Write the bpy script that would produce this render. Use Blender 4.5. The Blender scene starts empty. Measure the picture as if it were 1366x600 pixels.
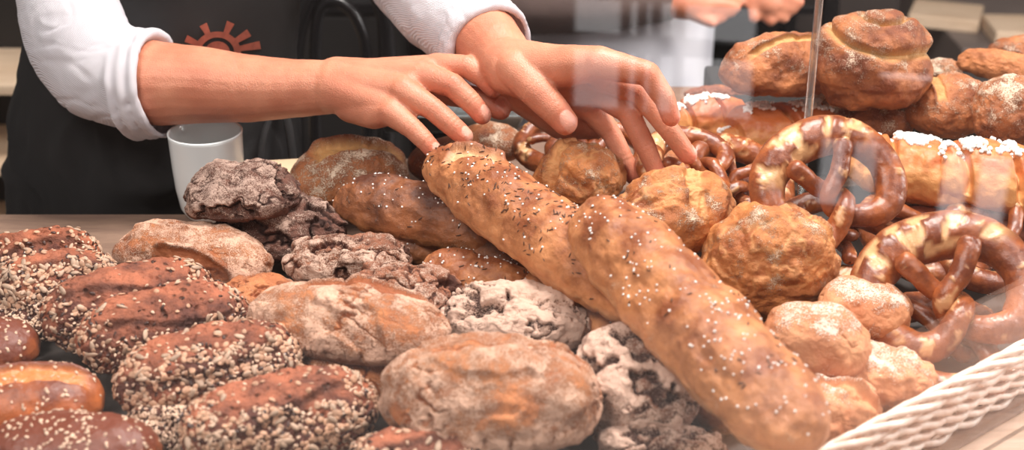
import bpy, math, random, time
import numpy as np
from mathutils import Vector, Matrix
from mathutils.bvhtree import BVHTree
T0 = time.time()
SC = bpy.context.scene
COL = SC.collection
PI = math.pi

# ------------------------------------------------------------------ camera
PITCH = math.radians(25.0)
CAM = np.array([0.0, -1.224, 0.65])
FPX = 1897.0
FWD = np.array([0, math.cos(PITCH), -math.sin(PITCH)])
UP = np.array([0, math.sin(PITCH), math.cos(PITCH)])
RT = np.array([1.0, 0, 0])

def ray(px, py):
    d = FWD + RT * ((px - 683) / FPX) - UP * ((py - 300) / FPX)
    return d / np.linalg.norm(d)
def PZ(px, py, z):
    d = ray(px, py); return CAM + d * ((z - CAM[2]) / d[2])
def PY(px, py, y):
    d = ray(px, py); return CAM + d * ((y - CAM[1]) / d[1])
def proj(p):
    v = np.asarray(p, float) - CAM; w = v @ FWD
    return np.array([683 + FPX * (v @ RT) / w, 300 - FPX * (v @ UP) / w])

cam = bpy.data.cameras.new('camera'); camo = bpy.data.objects.new('camera', cam); COL.objects.link(camo)
cam.sensor_width = 36; cam.lens = 36 * FPX / 1366
camo.location = CAM; camo.rotation_euler = (PI / 2 - PITCH, 0, 0)
cam.clip_start = 0.02
cam.dof.use_dof = True; cam.dof.focus_distance = 1.36; cam.dof.aperture_fstop = 5.0
SC.camera = camo

# ------------------------------------------------------------------ noise
def _hash(ix, iy, iz, s):
    h = (ix.astype(np.int64) * 374761393 + iy.astype(np.int64) * 668265263 + iz.astype(np.int64) * 2147483647 + s * 1274126177) & 0xffffffff
    h = ((h ^ (h >> 13)) * 1274126177) & 0xffffffff
    h = ((h ^ (h >> 16)) * 2246822519) & 0xffffffff
    return (h ^ (h >> 15)) & 0xffffffff
def noise(p, s=0):
    i = np.floor(p).astype(np.int64); f = p - i
    u = f * f * f * (f * (f * 6 - 15) + 10)
    out = 0
    for dx in (0, 1):
        for dy in (0, 1):
            for dz in (0, 1):
                h = _hash(i[:, 0] + dx, i[:, 1] + dy, i[:, 2] + dz, s)
                g = np.stack([(h & 1023) / 511.5 - 1, ((h >> 10) & 1023) / 511.5 - 1, ((h >> 20) & 1023) / 511.5 - 1], 1)
                d = f - np.array([dx, dy, dz])
                w = (u[:, 0] if dx else 1 - u[:, 0]) * (u[:, 1] if dy else 1 - u[:, 1]) * (u[:, 2] if dz else 1 - u[:, 2])
                out = out + w * (g * d).sum(1)
    return out
def fbm(p, o=4, s=0):
    a = 1; t = 0; q = p
    for k in range(o):
        t = t + a * noise(q, s + k); q = q * 2.03 + 7.1; a *= 0.5
    return t
def voro(p, s=0):
    i = np.floor(p).astype(np.int64)
    f1 = np.full(len(p), 9.0); f2 = np.full(len(p), 9.0); cid = np.zeros(len(p))
    for dx in (-1, 0, 1):
        for dy in (-1, 0, 1):
            for dz in (-1, 0, 1):
                j = i + np.array([dx, dy, dz])
                h = _hash(j[:, 0], j[:, 1], j[:, 2], s)
                c = j + np.stack([(h & 1023) / 1023., ((h >> 10) & 1023) / 1023., ((h >> 20) & 1023) / 1023.], 1)
                d = np.sqrt(((p - c) ** 2).sum(1))
                near = d < f1
                f2 = np.where(near, f1, np.minimum(f2, d)); cid = np.where(near, (h % 997) / 997., cid); f1 = np.where(near, d, f1)
    return f1, f2, cid
def ss(a, b, x):
    t = np.clip((x - a) / (b - a), 0, 1); return t * t * (3 - 2 * t)

# ------------------------------------------------------------------ object helpers
def tag(o, label=None, cat=None, group=None, kind=None):
    if label: o['label'] = label
    if cat: o['category'] = cat
    if group: o['group'] = group
    if kind: o['kind'] = kind
    return o
def link(name, me, mats=(), parent=None, smooth=True):
    o = bpy.data.objects.new(name, me); COL.objects.link(o)
    for m in (mats if isinstance(mats, (list, tuple)) else [mats]): me.materials.append(m)
    if smooth and len(me.polygons): me.polygons.foreach_set('use_smooth', np.ones(len(me.polygons), bool))
    if parent: o.parent = parent
    return o
def mesh_np(name, v, f, midx=None):
    """v Nx3, f MxK (all faces K corners)"""
    me = bpy.data.meshes.new(name); v = np.asarray(v, np.float32); f = np.asarray(f, np.int32); k = f.shape[1]
    me.vertices.add(len(v)); me.vertices.foreach_set('co', v.ravel())
    me.loops.add(f.size); me.loops.foreach_set('vertex_index', f.ravel())
    me.polygons.add(len(f)); me.polygons.foreach_set('loop_start', np.arange(len(f), dtype=np.int32) * k)
    if midx is not None: me.polygons.foreach_set('material_index', np.asarray(midx, np.int32))
    me.update(calc_edges=True); me.validate()
    return me
def attr(me, name, val):
    a = me.attributes.new(name, 'FLOAT', 'POINT'); a.data.foreach_set('value', np.asarray(val, np.float32))
def empty(name, loc, rz=0):
    o = bpy.data.objects.new(name, None); COL.objects.link(o); o.location = loc; o.rotation_euler = (0, 0, rz); o.empty_display_size = .02
    return o
class MB:
    def __init__(s): s.v = []; s.f = []
    def poly(s, vs, fs):
        b = len(s.v); s.v += [tuple(map(float, p)) for p in vs]; s.f += [tuple(b + i for i in f) for f in fs]
    def box(s, x0, x1, y0, y1, z0, z1, c=0.0, M=None):
        pts = [(x, y, z) for z in (z0, z1) for y in (y0, y1) for x in (x0, x1)]
        if M is not None: pts = [tuple(M @ Vector(p)) for p in pts]
        s.poly(pts, [(0, 2, 3, 1), (4, 5, 7, 6), (0, 1, 5, 4), (2, 6, 7, 3), (0, 4, 6, 2), (1, 3, 7, 5)])
    def tube(s, pts, r, n=10, closed=False, cap=True):
        pts = np.asarray(pts, float); N = len(pts); r = np.broadcast_to(np.asarray(r, float), (N,))
        tan = np.gradient(pts, axis=0) if not closed else (np.roll(pts, -1, 0) - np.roll(pts, 1, 0))
        tan /= np.linalg.norm(tan, axis=1)[:, None] + 1e-12
        ref = np.array([0, 0, 1.0]) if abs(tan[0][2]) < .9 else np.array([1.0, 0, 0])
        b = len(s.v); nrm = np.cross(tan[0], ref); nrm /= np.linalg.norm(nrm)
        for i in range(N):
            nrm = nrm - tan[i] * (nrm @ tan[i]); nrm /= np.linalg.norm(nrm); bi = np.cross(tan[i], nrm)
            for k in range(n):
                a = 2 * PI * k / n; s.v.append(tuple(pts[i] + r[i] * (math.cos(a) * nrm + math.sin(a) * bi)))
        for i in range(N if closed else N - 1):
            j = (i + 1) % N
            for k in range(n):
                s.f.append((b + i * n + k, b + i * n + (k + 1) % n, b + j * n + (k + 1) % n, b + j * n + k))
        if cap and not closed:
            s.f.append(tuple(b + k for k in range(n))[::-1]); s.f.append(tuple(b + (N - 1) * n + k for k in range(n)))
    def lathe(s, prof, n=48, c=(0, 0, 0)):
        b = len(s.v)
        for (r, z) in prof:
            for k in range(n):
                a = 2 * PI * k / n; s.v.append((c[0] + r * math.cos(a), c[1] + r * math.sin(a), c[2] + z))
        for i in range(len(prof) - 1):
            for k in range(n):
                s.f.append((b + i * n + k, b + i * n + (k + 1) % n, b + (i + 1) * n + (k + 1) % n, b + (i + 1) * n + k))
    def build(s, name, mat, parent=None, smooth=False, bevel=0):
        me = bpy.data.meshes.new(name); me.from_pydata(s.v, [], s.f); me.update()
        o = link(name, me, mat, parent, smooth)
        if bevel:
            m = o.modifiers.new('b', 'BEVEL'); m.width = bevel; m.segments = 2; m.limit_method = 'ANGLE'
        return o

# ------------------------------------------------------------------ materials
def lin(c):
    return tuple(((x / 255) / 12.92 if x / 255 <= .04045 else ((x / 255 + .055) / 1.055) ** 2.4) for x in c) + (1,)
class NT:
    def __init__(s, name):
        s.m = bpy.data.materials.new(name); s.m.use_nodes = True; s.t = s.m.node_tree; s.t.nodes.clear()
        s.out = s.n('ShaderNodeOutputMaterial')
    def n(s, ty, **kw):
        nd = s.t.nodes.new(ty)
        for k, v in kw.items():
            if k in nd.inputs: nd.inputs[k].default_value = v
            else: setattr(nd, k, v)
        return nd
    def l(s, a, b): s.t.links.new(a, b)
    def setin(s, sock, v):
        if isinstance(v, bpy.types.NodeSocket): s.l(v, sock)
        else: sock.default_value = v
    def math(s, op, a, b=0.0, clamp=False):
        nd = s.n('ShaderNodeMath', operation=op, use_clamp=clamp); s.setin(nd.inputs[0], a); s.setin(nd.inputs[1], b); return nd.outputs[0]
    def mix(s, f, a, b):
        nd = s.n('ShaderNodeMix', data_type='RGBA'); s.setin(nd.inputs[0], f); s.setin(nd.inputs[6], a); s.setin(nd.inputs[7], b); return nd.outputs[2]
    def ramp(s, f, a, b):
        nd = s.n('ShaderNodeMapRange', interpolation_type='SMOOTHSTEP'); s.setin(nd.inputs[0], f); nd.inputs[1].default_value = a; nd.inputs[2].default_value = b
        return nd.outputs[0]
    def noise(s, scale, detail=4, rough=.55, vec=None, dist=0):
        nd = s.n('ShaderNodeTexNoise'); nd.inputs['Scale'].default_value = scale; nd.inputs['Detail'].default_value = detail
        nd.inputs['Roughness'].default_value = rough; nd.inputs['Distortion'].default_value = dist
        s.l(vec if vec is not None else s.obj(), nd.inputs['Vector']); return nd.outputs['Fac']
    def obj(s):
        if not hasattr(s, '_o'):
            tc = s.n('ShaderNodeTexCoord'); oi = s.n('ShaderNodeObjectInfo')
            sc = s.n('ShaderNodeVectorMath', operation='MULTIPLY_ADD'); mr = s.n('ShaderNodeVectorMath', operation='SCALE')
            s.l(tc.outputs['Object'], mr.inputs[0]); mr.inputs['Scale'].default_value = 1.0
            s.l(mr.outputs[0], sc.inputs[0]); sc.inputs[1].default_value = (1, 1, 1)
            cb = s.n('ShaderNodeCombineXYZ'); s.l(s.math('MULTIPLY', oi.outputs['Random'], 13.0), cb.inputs[0]); s.l(s.math('MULTIPLY', oi.outputs['Random'], 7.0), cb.inputs[1])
            s.l(cb.outputs[0], sc.inputs[2]); s._o = sc.outputs[0]
        return s._o
    def attr(s, name):
        nd = s.n('ShaderNodeAttribute', attribute_name=name); return nd.outputs['Fac']
    def bump(s, h, dist, strength=1.0, nrm=None):
        nd = s.n('ShaderNodeBump'); nd.inputs['Distance'].default_value = dist; nd.inputs['Strength'].default_value = strength; s.l(h, nd.inputs['Height'])
        if nrm is not None: s.l(nrm, nd.inputs['Normal'])
        return nd.outputs[0]
    def bsdf(s, col, rough=.6, nrm=None, **kw):
        b = s.n('ShaderNodeBsdfPrincipled'); s.setin(b.inputs['Base Color'], col); s.setin(b.inputs['Roughness'], rough)
        for k, v in kw.items(): b.inputs[k.replace('_', ' ')].default_value = v
        if nrm is not None: s.l(nrm, b.inputs['Normal'])
        s.l(b.outputs[0], s.out.inputs[0]); return b

def simple(name, rgb, rough=.6, var=.12, scale=30, bump=0, **kw):
    t = NT(name); c = lin(rgb); d = tuple(x * (1 - var * 2) for x in c[:3]) + (1,)
    f = t.noise(scale, 5)
    b = t.bump(f, bump) if bump else None
    t.bsdf(t.mix(t.ramp(f, .3, .7), d, c), rough, b, **kw); return t.m

def crust(name, light, dark, split, flour, rough=.55, fscale=900, fl_lo=.35, bumpd=.0012, speck=0.0, spec=.35, pores=0.0, opq=.93):
    """bread crust: attributes bake (0 pale..1 dark), flour, crack come from the modelled surface"""
    t = NT(name)
    n1 = t.noise(28, 5, .6); n2 = t.noise(140, 5, .65); n3 = t.noise(fscale, 3, .7)
    bake = t.math('ADD', t.attr('bake'), t.math('MULTIPLY', t.math('SUBTRACT', n1, .5), 1.5))
    bake = t.math('ADD', bake, t.math('MULTIPLY', t.math('SUBTRACT', n2, .5), .9), True)
    col = t.mix(bake, lin(light), lin(dark))
    crack = t.attr('crack'); col = t.mix(crack, col, lin(split))
    col = t.mix(t.math('MULTIPLY', t.ramp(n3, .5, .8), .25), col, lin(light))
    if speck: col = t.mix(t.math('MULTIPLY', t.ramp(n3, .62, .72), speck), col, (.02, .008, .004, 1))
    fa = t.attr('flour')
    ff = t.math('ADD', fa, t.math('MULTIPLY', t.math('SUBTRACT', n3, .5), 2.3)); ff = t.math('ADD', ff, t.math('MULTIPLY', t.math('SUBTRACT', n2, .5), 1.0))
    ff = t.math('MULTIPLY', t.ramp(ff, fl_lo, fl_lo + .4), t.ramp(fa, .02, .25))
    col = t.mix(t.math('MULTIPLY', ff, opq), col, lin(flour))
    h = t.math('ADD', t.math('MULTIPLY', n2, 1.0), t.math('MULTIPLY', n3, .55)); h = t.math('ADD', h, t.math('MULTIPLY', t.noise(330, 3, .6), 1.0))
    if pores:
        vo = t.n('ShaderNodeTexVoronoi'); vo.inputs['Scale'].default_value = 120; t.l(t.obj(), vo.inputs['Vector'])
        pm = t.math('MULTIPLY', t.math('SUBTRACT', 1.0, t.ramp(vo.outputs['Distance'], .1, .33)), t.ramp(n1, .45, .6))
        h = t.math('SUBTRACT', h, t.math('MULTIPLY', pm, pores)); col = t.mix(t.math('MULTIPLY', pm, .75), col, (.05, .02, .01, 1))
    h = t.math('ADD', h, t.math('MULTIPLY', ff, .5))
    rr = t.math('ADD', rough, t.math('MULTIPLY', ff, .35), True)
    b = t.bsdf(col, rr, t.bump(h, bumpd)); b.inputs['Specular IOR Level'].default_value = spec
    return t.m

M = {}
M['rye'] = crust('rye_crust', (172, 112, 84), (92, 54, 40), (70, 36, 26), (218, 184, 164), .75, 800, .30, .0012)
M['rye_dark'] = crust('dark_rye_crust', (122, 80, 66), (60, 36, 30), (52, 30, 24), (196, 166, 150), .8, 900, .42, .0013)
M['wheat'] = crust('floured_wheat_crust', (206, 132, 84), (158, 88, 52), (152, 84, 50), (236, 198, 174), .65, 900, .42, .0012, opq=.72)
M['baguette'] = crust('baguette_crust', (216, 146, 96), (138, 76, 44), (222, 168, 122), (236, 204, 176), .42, 900, .6, .0007, 0.0, .45)
M['baguette_dark'] = crust('dark_baguette_crust', (170, 106, 66), (88, 50, 36), (158, 104, 62), (220, 190, 160), .4, 900, .6, .0008, 0.0, .45)
M['bun'] = crust('crusty_bun_crust', (212, 138, 80), (144, 76, 38), (222, 164, 108), (240, 214, 186), .5, 900, .5, .0012, 0.0, .4)
M['white'] = crust('pale_roll_crust', (212, 150, 108), (176, 102, 64), (208, 144, 100), (238, 214, 196), .65, 700, .50, .0007)
M['seeded'] = crust('multigrain_crust', (184, 110, 80), (92, 52, 42), (60, 34, 28), (214, 170, 140), .6, 700, .7, .0018, 0.6, .3, 1.3)
M['sesame_roll'] = crust('glazed_roll_crust', (200, 112, 62), (116, 58, 40), (214, 134, 78), (230, 180, 120), .3, 700, .8, .0006, 0, .5)
M['sugar_bun'] = crust('sweet_bun_crust', (228, 162, 100), (188, 98, 48), (232, 184, 132), (250, 236, 220), .42, 500, .8, .0005, 0, .5)
M['big'] = crust('large_loaf_crust', (202, 130, 82), (124, 66, 40), (206, 158, 100), (238, 212, 186), .5, 700, .42, .0012)
M['pretzel'] = crust('pretzel_crust', (190, 108, 58), (114, 56, 32), (222, 172, 122), (240, 220, 190), .27, 700, .9, .0004, 0, .6)
M['sesame'] = simple('sesame', (230, 194, 166), .5, .12, 90)
M['oat'] = simple('oat_flake', (212, 164, 132), .6, .2, 90)
M['sunflower'] = simple('sunflower_kernel', (204, 170, 144), .55, .2, 60)
M['linseed'] = simple('linseed', (72, 42, 32), .35, .1, 60)
M['caraway'] = simple('caraway', (92, 56, 34), .5, .15, 60)
M['salt'] = simple('salt_grain', (250, 244, 238), .35, .03, 60)
M['sugar'] = simple('pearl_sugar', (252, 248, 242), .5, .03, 60, .0005)

def skin():
    t = NT('skin'); n = t.noise(22, 4); n2 = t.noise(420, 3)
    c = t.mix(t.ramp(n, .3, .7), lin((212, 142, 112)), lin((196, 122, 94)))
    c = t.mix(t.math('MULTIPLY', t.attr('red'), .7), c, lin((222, 118, 92)))
    c = t.mix(t.attr('nail'), c, lin((236, 172, 152)))
    r = t.math('SUBTRACT', .48, t.math('MULTIPLY', t.attr('nail'), .2))
    vo = t.n('ShaderNodeTexVoronoi'); vo.inputs['Scale'].default_value = 700; t.l(t.obj(), vo.inputs['Vector'])
    b = t.bsdf(c, r, t.bump(t.math('ADD', vo.outputs['Distance'], n2), .00025))
    b.inputs['Subsurface Weight'].default_value = .18; b.inputs['Subsurface Radius'].default_value = (.012, .004, .002); b.inputs['Subsurface Scale'].default_value = .6
    return t.m
M['skin'] = skin()
def cloth(name, rgb, rgb2, sc=900, bd=.0006, rough=.9, sheen=.1):
    t = NT(name); n = t.noise(14, 4); w = t.n('ShaderNodeTexWave'); w.inputs['Scale'].default_value = sc; w.inputs['Distortion'].default_value = 1.0
    w.bands_direction = 'DIAGONAL'; t.l(t.obj(), w.inputs['Vector'])
    b = t.bsdf(t.mix(t.ramp(n, .3, .7), lin(rgb), lin(rgb2)), rough, t.bump(t.math('ADD', w.outputs['Fac'], t.noise(300, 3)), bd))
    b.inputs['Sheen Weight'].default_value = sheen
    return t.m
M['shirt'] = cloth('white_cotton', (218, 213, 218), (208, 204, 210), 260, .0004)
M['apron'] = cloth('black_apron_cloth', (30, 28, 29), (20, 19, 20), 400, .0004, .9, 0.0)
M['white_apron'] = cloth('white_apron_cloth', (232, 230, 236), (222, 220, 228), 300, .0003)
M['brown_shirt'] = cloth('taupe_cloth', (120, 100, 94), (104, 86, 82), 300, .0003)
M['emblem'] = simple('rust_print', (158, 84, 66), .8, .15, 120)
M['china'] = simple('white_china', (232, 236, 236), .12, .01, 10)
M['steel'] = simple('brushed_steel', (160, 166, 166), .35, .1, 12, 0, Metallic=.85)
M['black_metal'] = simple('black_metal', (26, 25, 26), .25, .1, 20)
M['dark'] = simple('dark_panel', (27, 24, 23), .6, .15, 6)
M['liner'] = simple('dark_grey_tray', (66, 58, 54), .6, .15, 20)
M['board'] = simple('cream_board', (226, 196, 160), .55, .06, 20)

def wood(name, a, b, sc=5, stretch=(1, 12, 12), rough=.5, rot=0.0):
    t = NT(name); tc = t.n('ShaderNodeTexCoord'); mp = t.n('ShaderNodeMapping'); mp.inputs['Scale'].default_value = stretch; mp.inputs['Rotation'].default_value = (0, 0, rot)
    t.l(tc.outputs['Object'], mp.inputs['Vector']); n = t.noise(sc, 6, .65, mp.outputs[0], .8); n2 = t.noise(sc * 9, 3, .6, mp.outputs[0])
    c = t.mix(t.ramp(n, .3, .7), lin(a), lin(b)); c = t.mix(t.math('MULTIPLY', t.ramp(n2, .55, .8), .35), c, lin(tuple(x * .7 for x in b)))
    t.bsdf(c, rough, t.bump(n2, .0004)); return t.m
DIR = np.array([math.cos(math.radians(40)), math.sin(math.radians(40)), 0])
M['table'] = wood('weathered_counter_wood', (150, 122, 104), (116, 92, 80), 3, (2, 14, 2), .45, -math.radians(40))
M['rail'] = wood('pale_rail_wood', (214, 184, 164), (190, 158, 136), 6, (1, 16, 10), .45, -math.radians(40))
M['shelf_wood'] = wood('light_shelf_wood', (226, 200, 172), (206, 176, 146), 3, (1, 10, 10), .6)
M['floor'] = simple('floor_tile', (190, 182, 178), .4, .1, 5)
M['wall'] = simple('wall_paint', (96, 86, 82), .8, .06, 3)
def wick():
    t = NT('bleached_wicker'); n = t.noise(60, 4); n2 = t.noise(500, 2)
    c = t.mix(t.ramp(n, .35, .7), lin((248, 236, 224)), lin((222, 194, 176))); t.bsdf(c, .42, t.bump(n2, .0004)); return t.m
M['wicker'] = wick()
def glass(name, tint=(1, 1, 1)):
    t = NT(name); lw = t.n('ShaderNodeLayerWeight'); lw.inputs['Blend'].default_value = .5
    fz = t.math('POWER', lw.outputs['Facing'], 5.0); fr = t.math('ADD', .043, t.math('MULTIPLY', fz, .957))
    tr = t.n('ShaderNodeBsdfTransparent'); tr.inputs[0].default_value = tint + (1,)
    gl = t.n('ShaderNodeBsdfGlossy'); gl.inputs['Roughness'].default_value = 0.0; gl.inputs[0].default_value = (1, 1, 1, 1)
    mx = t.n('ShaderNodeMixShader'); t.l(fr, mx.inputs[0]); t.l(tr.outputs[0], mx.inputs[1]); t.l(gl.outputs[0], mx.inputs[2]); t.l(mx.outputs[0], t.out.inputs[0]); return t.m
M['glass'] = glass('clear_glass')
def emit(name, rgb, s):
    t = NT(name); e = t.n('ShaderNodeEmission'); e.inputs[0].default_value = lin(rgb); e.inputs[1].default_value = s; t.l(e.outputs[0], t.out.inputs[0]); return t.m

# ------------------------------------------------------------------ bread
_ico = {}
def ico(l):
    if l not in _ico:
        import bmesh
        bm = bmesh.new(); bmesh.ops.create_icosphere(bm, subdivisions=l, radius=1.0)
        v = np.array([x.co[:] for x in bm.verts]); f = np.array([[q.index for q in x.verts] for x in bm.faces]); bm.free()
        v /= np.linalg.norm(v, axis=1)[:, None]; _ico[l] = (v, f)
    return _ico[l]
def vnormals(v, f):
    a, b, c = v[f[:, 0]], v[f[:, 1]], v[f[:, 2]]; fn = np.cross(b - a, c - a); n = np.zeros_like(v)
    for k in range(3):
        for ax in range(3): n[:, ax] += np.bincount(f[:, k], fn[:, ax], len(v))
    return n / (np.linalg.norm(n, axis=1)[:, None] + 1e-12)

SEEDSHAPE = {  # half-sizes in metres: along, across, thick
    'sesame': (.0017, .0011, .0006), 'oat': (.0027, .0021, .0008), 'sunflower': (.0043, .0020, .0012), 'linseed': (.0025, .0013, .0007),
    'caraway': (.0025, .0006, .0005), 'salt': (.00085, .0008, .0007), 'sugar': (.0019, .0018, .0017)}
def scatter(rng, v, n, f, weight, spec, name, parent):
    """spec: list of (kind, count); one mesh of grains lying on the surface"""
    sv, sf = ico(2); allv = []; allf = []; mi = []; mats = []
    base = 0
    fw = weight[f].mean(1); a = v[f[:, 0]]; ar = np.linalg.norm(np.cross(v[f[:, 1]] - a, v[f[:, 2]] - a), axis=1)
    p = fw * ar; p /= p.sum()
    for kind, cnt in spec:
        idx = rng.choice(len(f), cnt, p=p); w = rng.dirichlet((1, 1, 1), cnt)
        pos = (v[f[idx]] * w[:, :, None]).sum(1); nn = n[f[idx, 0]]
        rnd = rng.normal(size=(cnt, 3)); nn = nn + rng.normal(size=(cnt, 3)) * .22; nn /= np.linalg.norm(nn, axis=1)[:, None]
        t = rnd - nn * (rnd * nn).sum(1)[:, None]; t /= np.linalg.norm(t, axis=1)[:, None]; b = np.cross(nn, t)
        s = np.array(SEEDSHAPE[kind]) * rng.uniform(.8, 1.25, (cnt, 1)) * rng.uniform(.9, 1.1, (cnt, 3))
        lv = sv[None] * s[:, None]
        if kind in ('sunflower', 'caraway', 'linseed', 'sesame'): lv = lv * np.stack([np.ones(len(sv)), 1 - .45 * np.clip(sv[:, 0], -1, 1) ** 1 * .7, np.ones(len(sv))], 1)[None]
        if kind in ('sugar', 'salt'): lv = np.sign(lv) * (np.abs(sv[None]) ** .6) * s[:, None] + rng.normal(size=lv.shape) * s[:, None] * .08
        pts = pos[:, None] + lv[:, :, 0:1] * t[:, None] + lv[:, :, 1:2] * b[:, None] + (lv[:, :, 2:3] + s[:, None, 2:3] * .55) * nn[:, None]
        allv.append(pts.reshape(-1, 3)); allf.append((sf[None] + (np.arange(cnt) * len(sv))[:, None, None] + base).reshape(-1, 3)); base += cnt * len(sv)
        mats.append(M[kind]); mi.append(np.full(cnt * len(sf), len(mats) - 1))
    me = mesh_np(name, np.concatenate(allv), np.concatenate(allf), np.concatenate(mi))
    o = link(name, me, mats, parent); o['kind'] = 'stuff'
    return o

def loaf(name, label, cat, A, B, v, typ, mat, hw=.62, roll=0.0, seed=0, lvl=7, p=2.2, bend=0.0, taper=0.0, scores=(), seeds=None, seedname='seeds',
         group=None, lump=.05, flour=None, bake=None, spread=None, flat=.6, xs=1.0):
    """A, B: the two ends of the long axis (seen position and height above the counter); v: seen thickness across the axis"""
    rng = np.random.default_rng(seed + 11)
    a = PZ(*A); b = PZ(*B); c = (a + b) / 2; L = np.linalg.norm(b - a) * xs
    X = (b - a) / np.linalg.norm(b - a); Z = np.array([0, 0, 1.0]); Z = Z - X * (Z @ X); Z /= np.linalg.norm(Z); Y = np.cross(Z, X)
    r = math.radians(roll); Y2 = Y * math.cos(r) + Z * math.sin(r); Z2 = Z * math.cos(r) - Y * math.sin(r)
    # roll > 0 tips the top of the loaf towards the viewer
    e = .01; p0 = proj(c); ax = proj(c + X * e) - p0; ax /= np.linalg.norm(ax); pn = np.array([-ax[1], ax[0]])
    ky = abs((proj(c + Y2 * e) - p0) @ pn) / e; kz = abs((proj(c + Z2 * e) - p0) @ pn) / e
    W = v / math.sqrt(ky ** 2 + (kz * hw) ** 2); H = W * hw
    s, f = ico(lvl)
    x, y, z = s[:, 0], s[:, 1], s[:, 2]
    rr = np.sqrt(y * y + z * z) + 1e-9; R = (1 - np.abs(x) ** p) ** (1 / p); R = np.where(np.abs(x) > .999, rr, R)
    yy = y / rr * R; zz = z / rr * R
    th = (y / rr); 
    if taper: k = 1 - taper * (x * .5 + .5) ; yy *= k; zz *= k
    low = zz < 0; zz = np.where(low, zz * flat, zz)
    q = np.stack([x * L / 2, yy * W / 2, zz * H / 2 / ((1 + flat) / 2)], 1)
    zoff = (1 - flat) * H / 4; q[:, 2] -= zoff
    q[:, 1] += bend * L * (1 - (x) ** 2) - bend * L * .5
    n = vnormals(q, f); P = q / 1.0
    up = np.clip(n[:, 2], -1, 1)
    disp = lump * min(W, H) * fbm(P / (W * .42) + seed * 3.7, 3, seed)
    bk = .45 + .5 * fbm(P / .035 + 5, 3, seed + 3); cr = np.zeros(len(q)); fl = np.zeros(len(q))
    topm = ss(-.25, .35, up)
    if typ in ('rye', 'plates'):
        A_ = np.array([.65, 1.25, 1.1]); wp = np.stack([fbm(P / .02, 3, seed + 20), fbm(P / .02, 3, seed + 21), fbm(P / .02, 3, seed + 22)], 1)
        a1 = fbm(P * A_ / .050 + wp * .35 + seed, 2, seed + 1); a2 = fbm(P * A_ / .022 + wp * .5 + seed, 2, seed + 2); a3 = fbm(P * A_ / .011 + wp * .5, 2, seed + 6)
        s1 = np.tanh(a1 / .05); s2 = np.tanh(a2 / .06); s3 = np.tanh(a3 / .07)
        c1 = np.exp(-((a1 + .035) / .045) ** 2); c2 = np.exp(-((a2 + .04) / .045) ** 2) * ss(-.2, .2, fbm(P / .05, 2, seed + 30)); c3 = np.exp(-((a3 + .03) / .05) ** 2) * ss(0, .3, fbm(P / .03, 2, seed + 31))
        tm = .25 + .75 * topm
        disp += tm * (.0026 * s1 + .0008 * s2 + .0005 * s3 - .0036 * c1 - .0016 * c2 - .0009 * c3) + .0010 * fbm(P / .006, 4, seed + 9)
        cr = np.clip(c1 * 1.4 + c2 * 1.1 + c3 * .5, 0, 1) * tm; fl = (1 - cr) * (.46 + .12 * s1 + .08 * s2 + .4 * fbm(P / .02, 3, seed + 8)) * ss(-.7, 0, up)
        bk = .35 + .5 * cr - .15 * s1 + .5 * fbm(P / .02, 3, seed + 3)
    elif typ == 'wheat':
        rid = 1 - np.abs(fbm(P / .03 * np.array([.7, 1.3, 1]) + 3, 4, seed + 1)) * 4; rid = np.clip(rid, 0, 1)
        cm = ss(.72, .97, rid) * ss(-.1, .25, fbm(P / .06, 2, seed + 2)) * topm
        a1 = fbm(P / .04 * np.array([.7, 1.2, 1]) + 9, 2, seed + 15); disp += .0022 * np.tanh(a1 / .05) * topm; disp += -.0030 * cm + .0012 * fbm(P / .010, 4, seed + 9) + .001 * np.abs(fbm(P / .006, 2, seed + 12))
        # wrinkled hem near the base
        hem = ss(.25, -.1, up) * ss(-.7, -.2, up); ang = np.arctan2(q[:, 1], q[:, 0]); wr = ss(0, .45, noise(np.stack([ang * 14, q[:, 2] * 50, ang * 0], 1), seed)) * hem; disp += -.0032 * wr
        cr = cm; fl = np.clip(.60 + .65 * fbm(P / .03, 4, seed + 8) - .5 * cm - .5 * wr + .25 * hem, 0, 1); bk = .35 + .7 * fbm(P / .03, 3, seed + 3)
    elif typ == 'bun':
        w1 = np.stack([fbm(P / .03, 3, seed + 1), fbm(P / .03, 3, seed + 12), fbm(P / .03, 3, seed + 13)], 1)
        a1 = fbm(P / .045 * np.array([.6, 1.3, 1.3]) + w1 * .5, 2, seed + 2); a2 = fbm(P / .016 * np.array([.45, 1.4, 1.4]) + w1 * .9, 3, seed + 5); reg = ss(-.1, .2, fbm(P / .05, 2, seed + 6))
        disp += topm * (.0016 * np.tanh(a1 / .10)) + reg * (.0006 * np.tanh(a2 / .10)) + .0012 * fbm(P / .008, 4, seed + 4)
        cr = (np.exp(-((a1 + .04) / .05) ** 2) * .6 + np.exp(-(a2 / .06) ** 2) * .35 * reg) * topm
        fl = np.clip(.32 + .8 * fbm(P / .02, 4, seed + 8), 0, .75) * ss(-.5, .3, up)
        bk = .45 + .8 * fbm(P / .03, 3, seed + 3) - .35 * ss(.2, -.4, up)
    elif typ == 'white':
        cn = np.abs(fbm(P / .02 * np.array([.6, 1.4, 1]), 4, seed + 2)); crk = ss(.12, 0, cn) * ss(.05, .3, fbm(P / .03, 2, seed + 6)) * topm
        disp += -.0012 * crk + .0009 * fbm(P / .008, 4, seed + 4)
        cr = crk * .7; fl = np.clip(.12 + .62 * ss(.45, 1.0, up) + .7 * fbm(P / .025, 4, seed + 8), 0, 1); bk = .5 - .2 * up + .6 * fbm(P / .03, 3, seed + 3)
    elif typ == 'seeded':
        disp += .0035 * fbm(P / .014, 4, seed + 4) - .0022 * ss(.18, .45, fbm(P / .008, 2, seed + 5)) * topm
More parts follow.
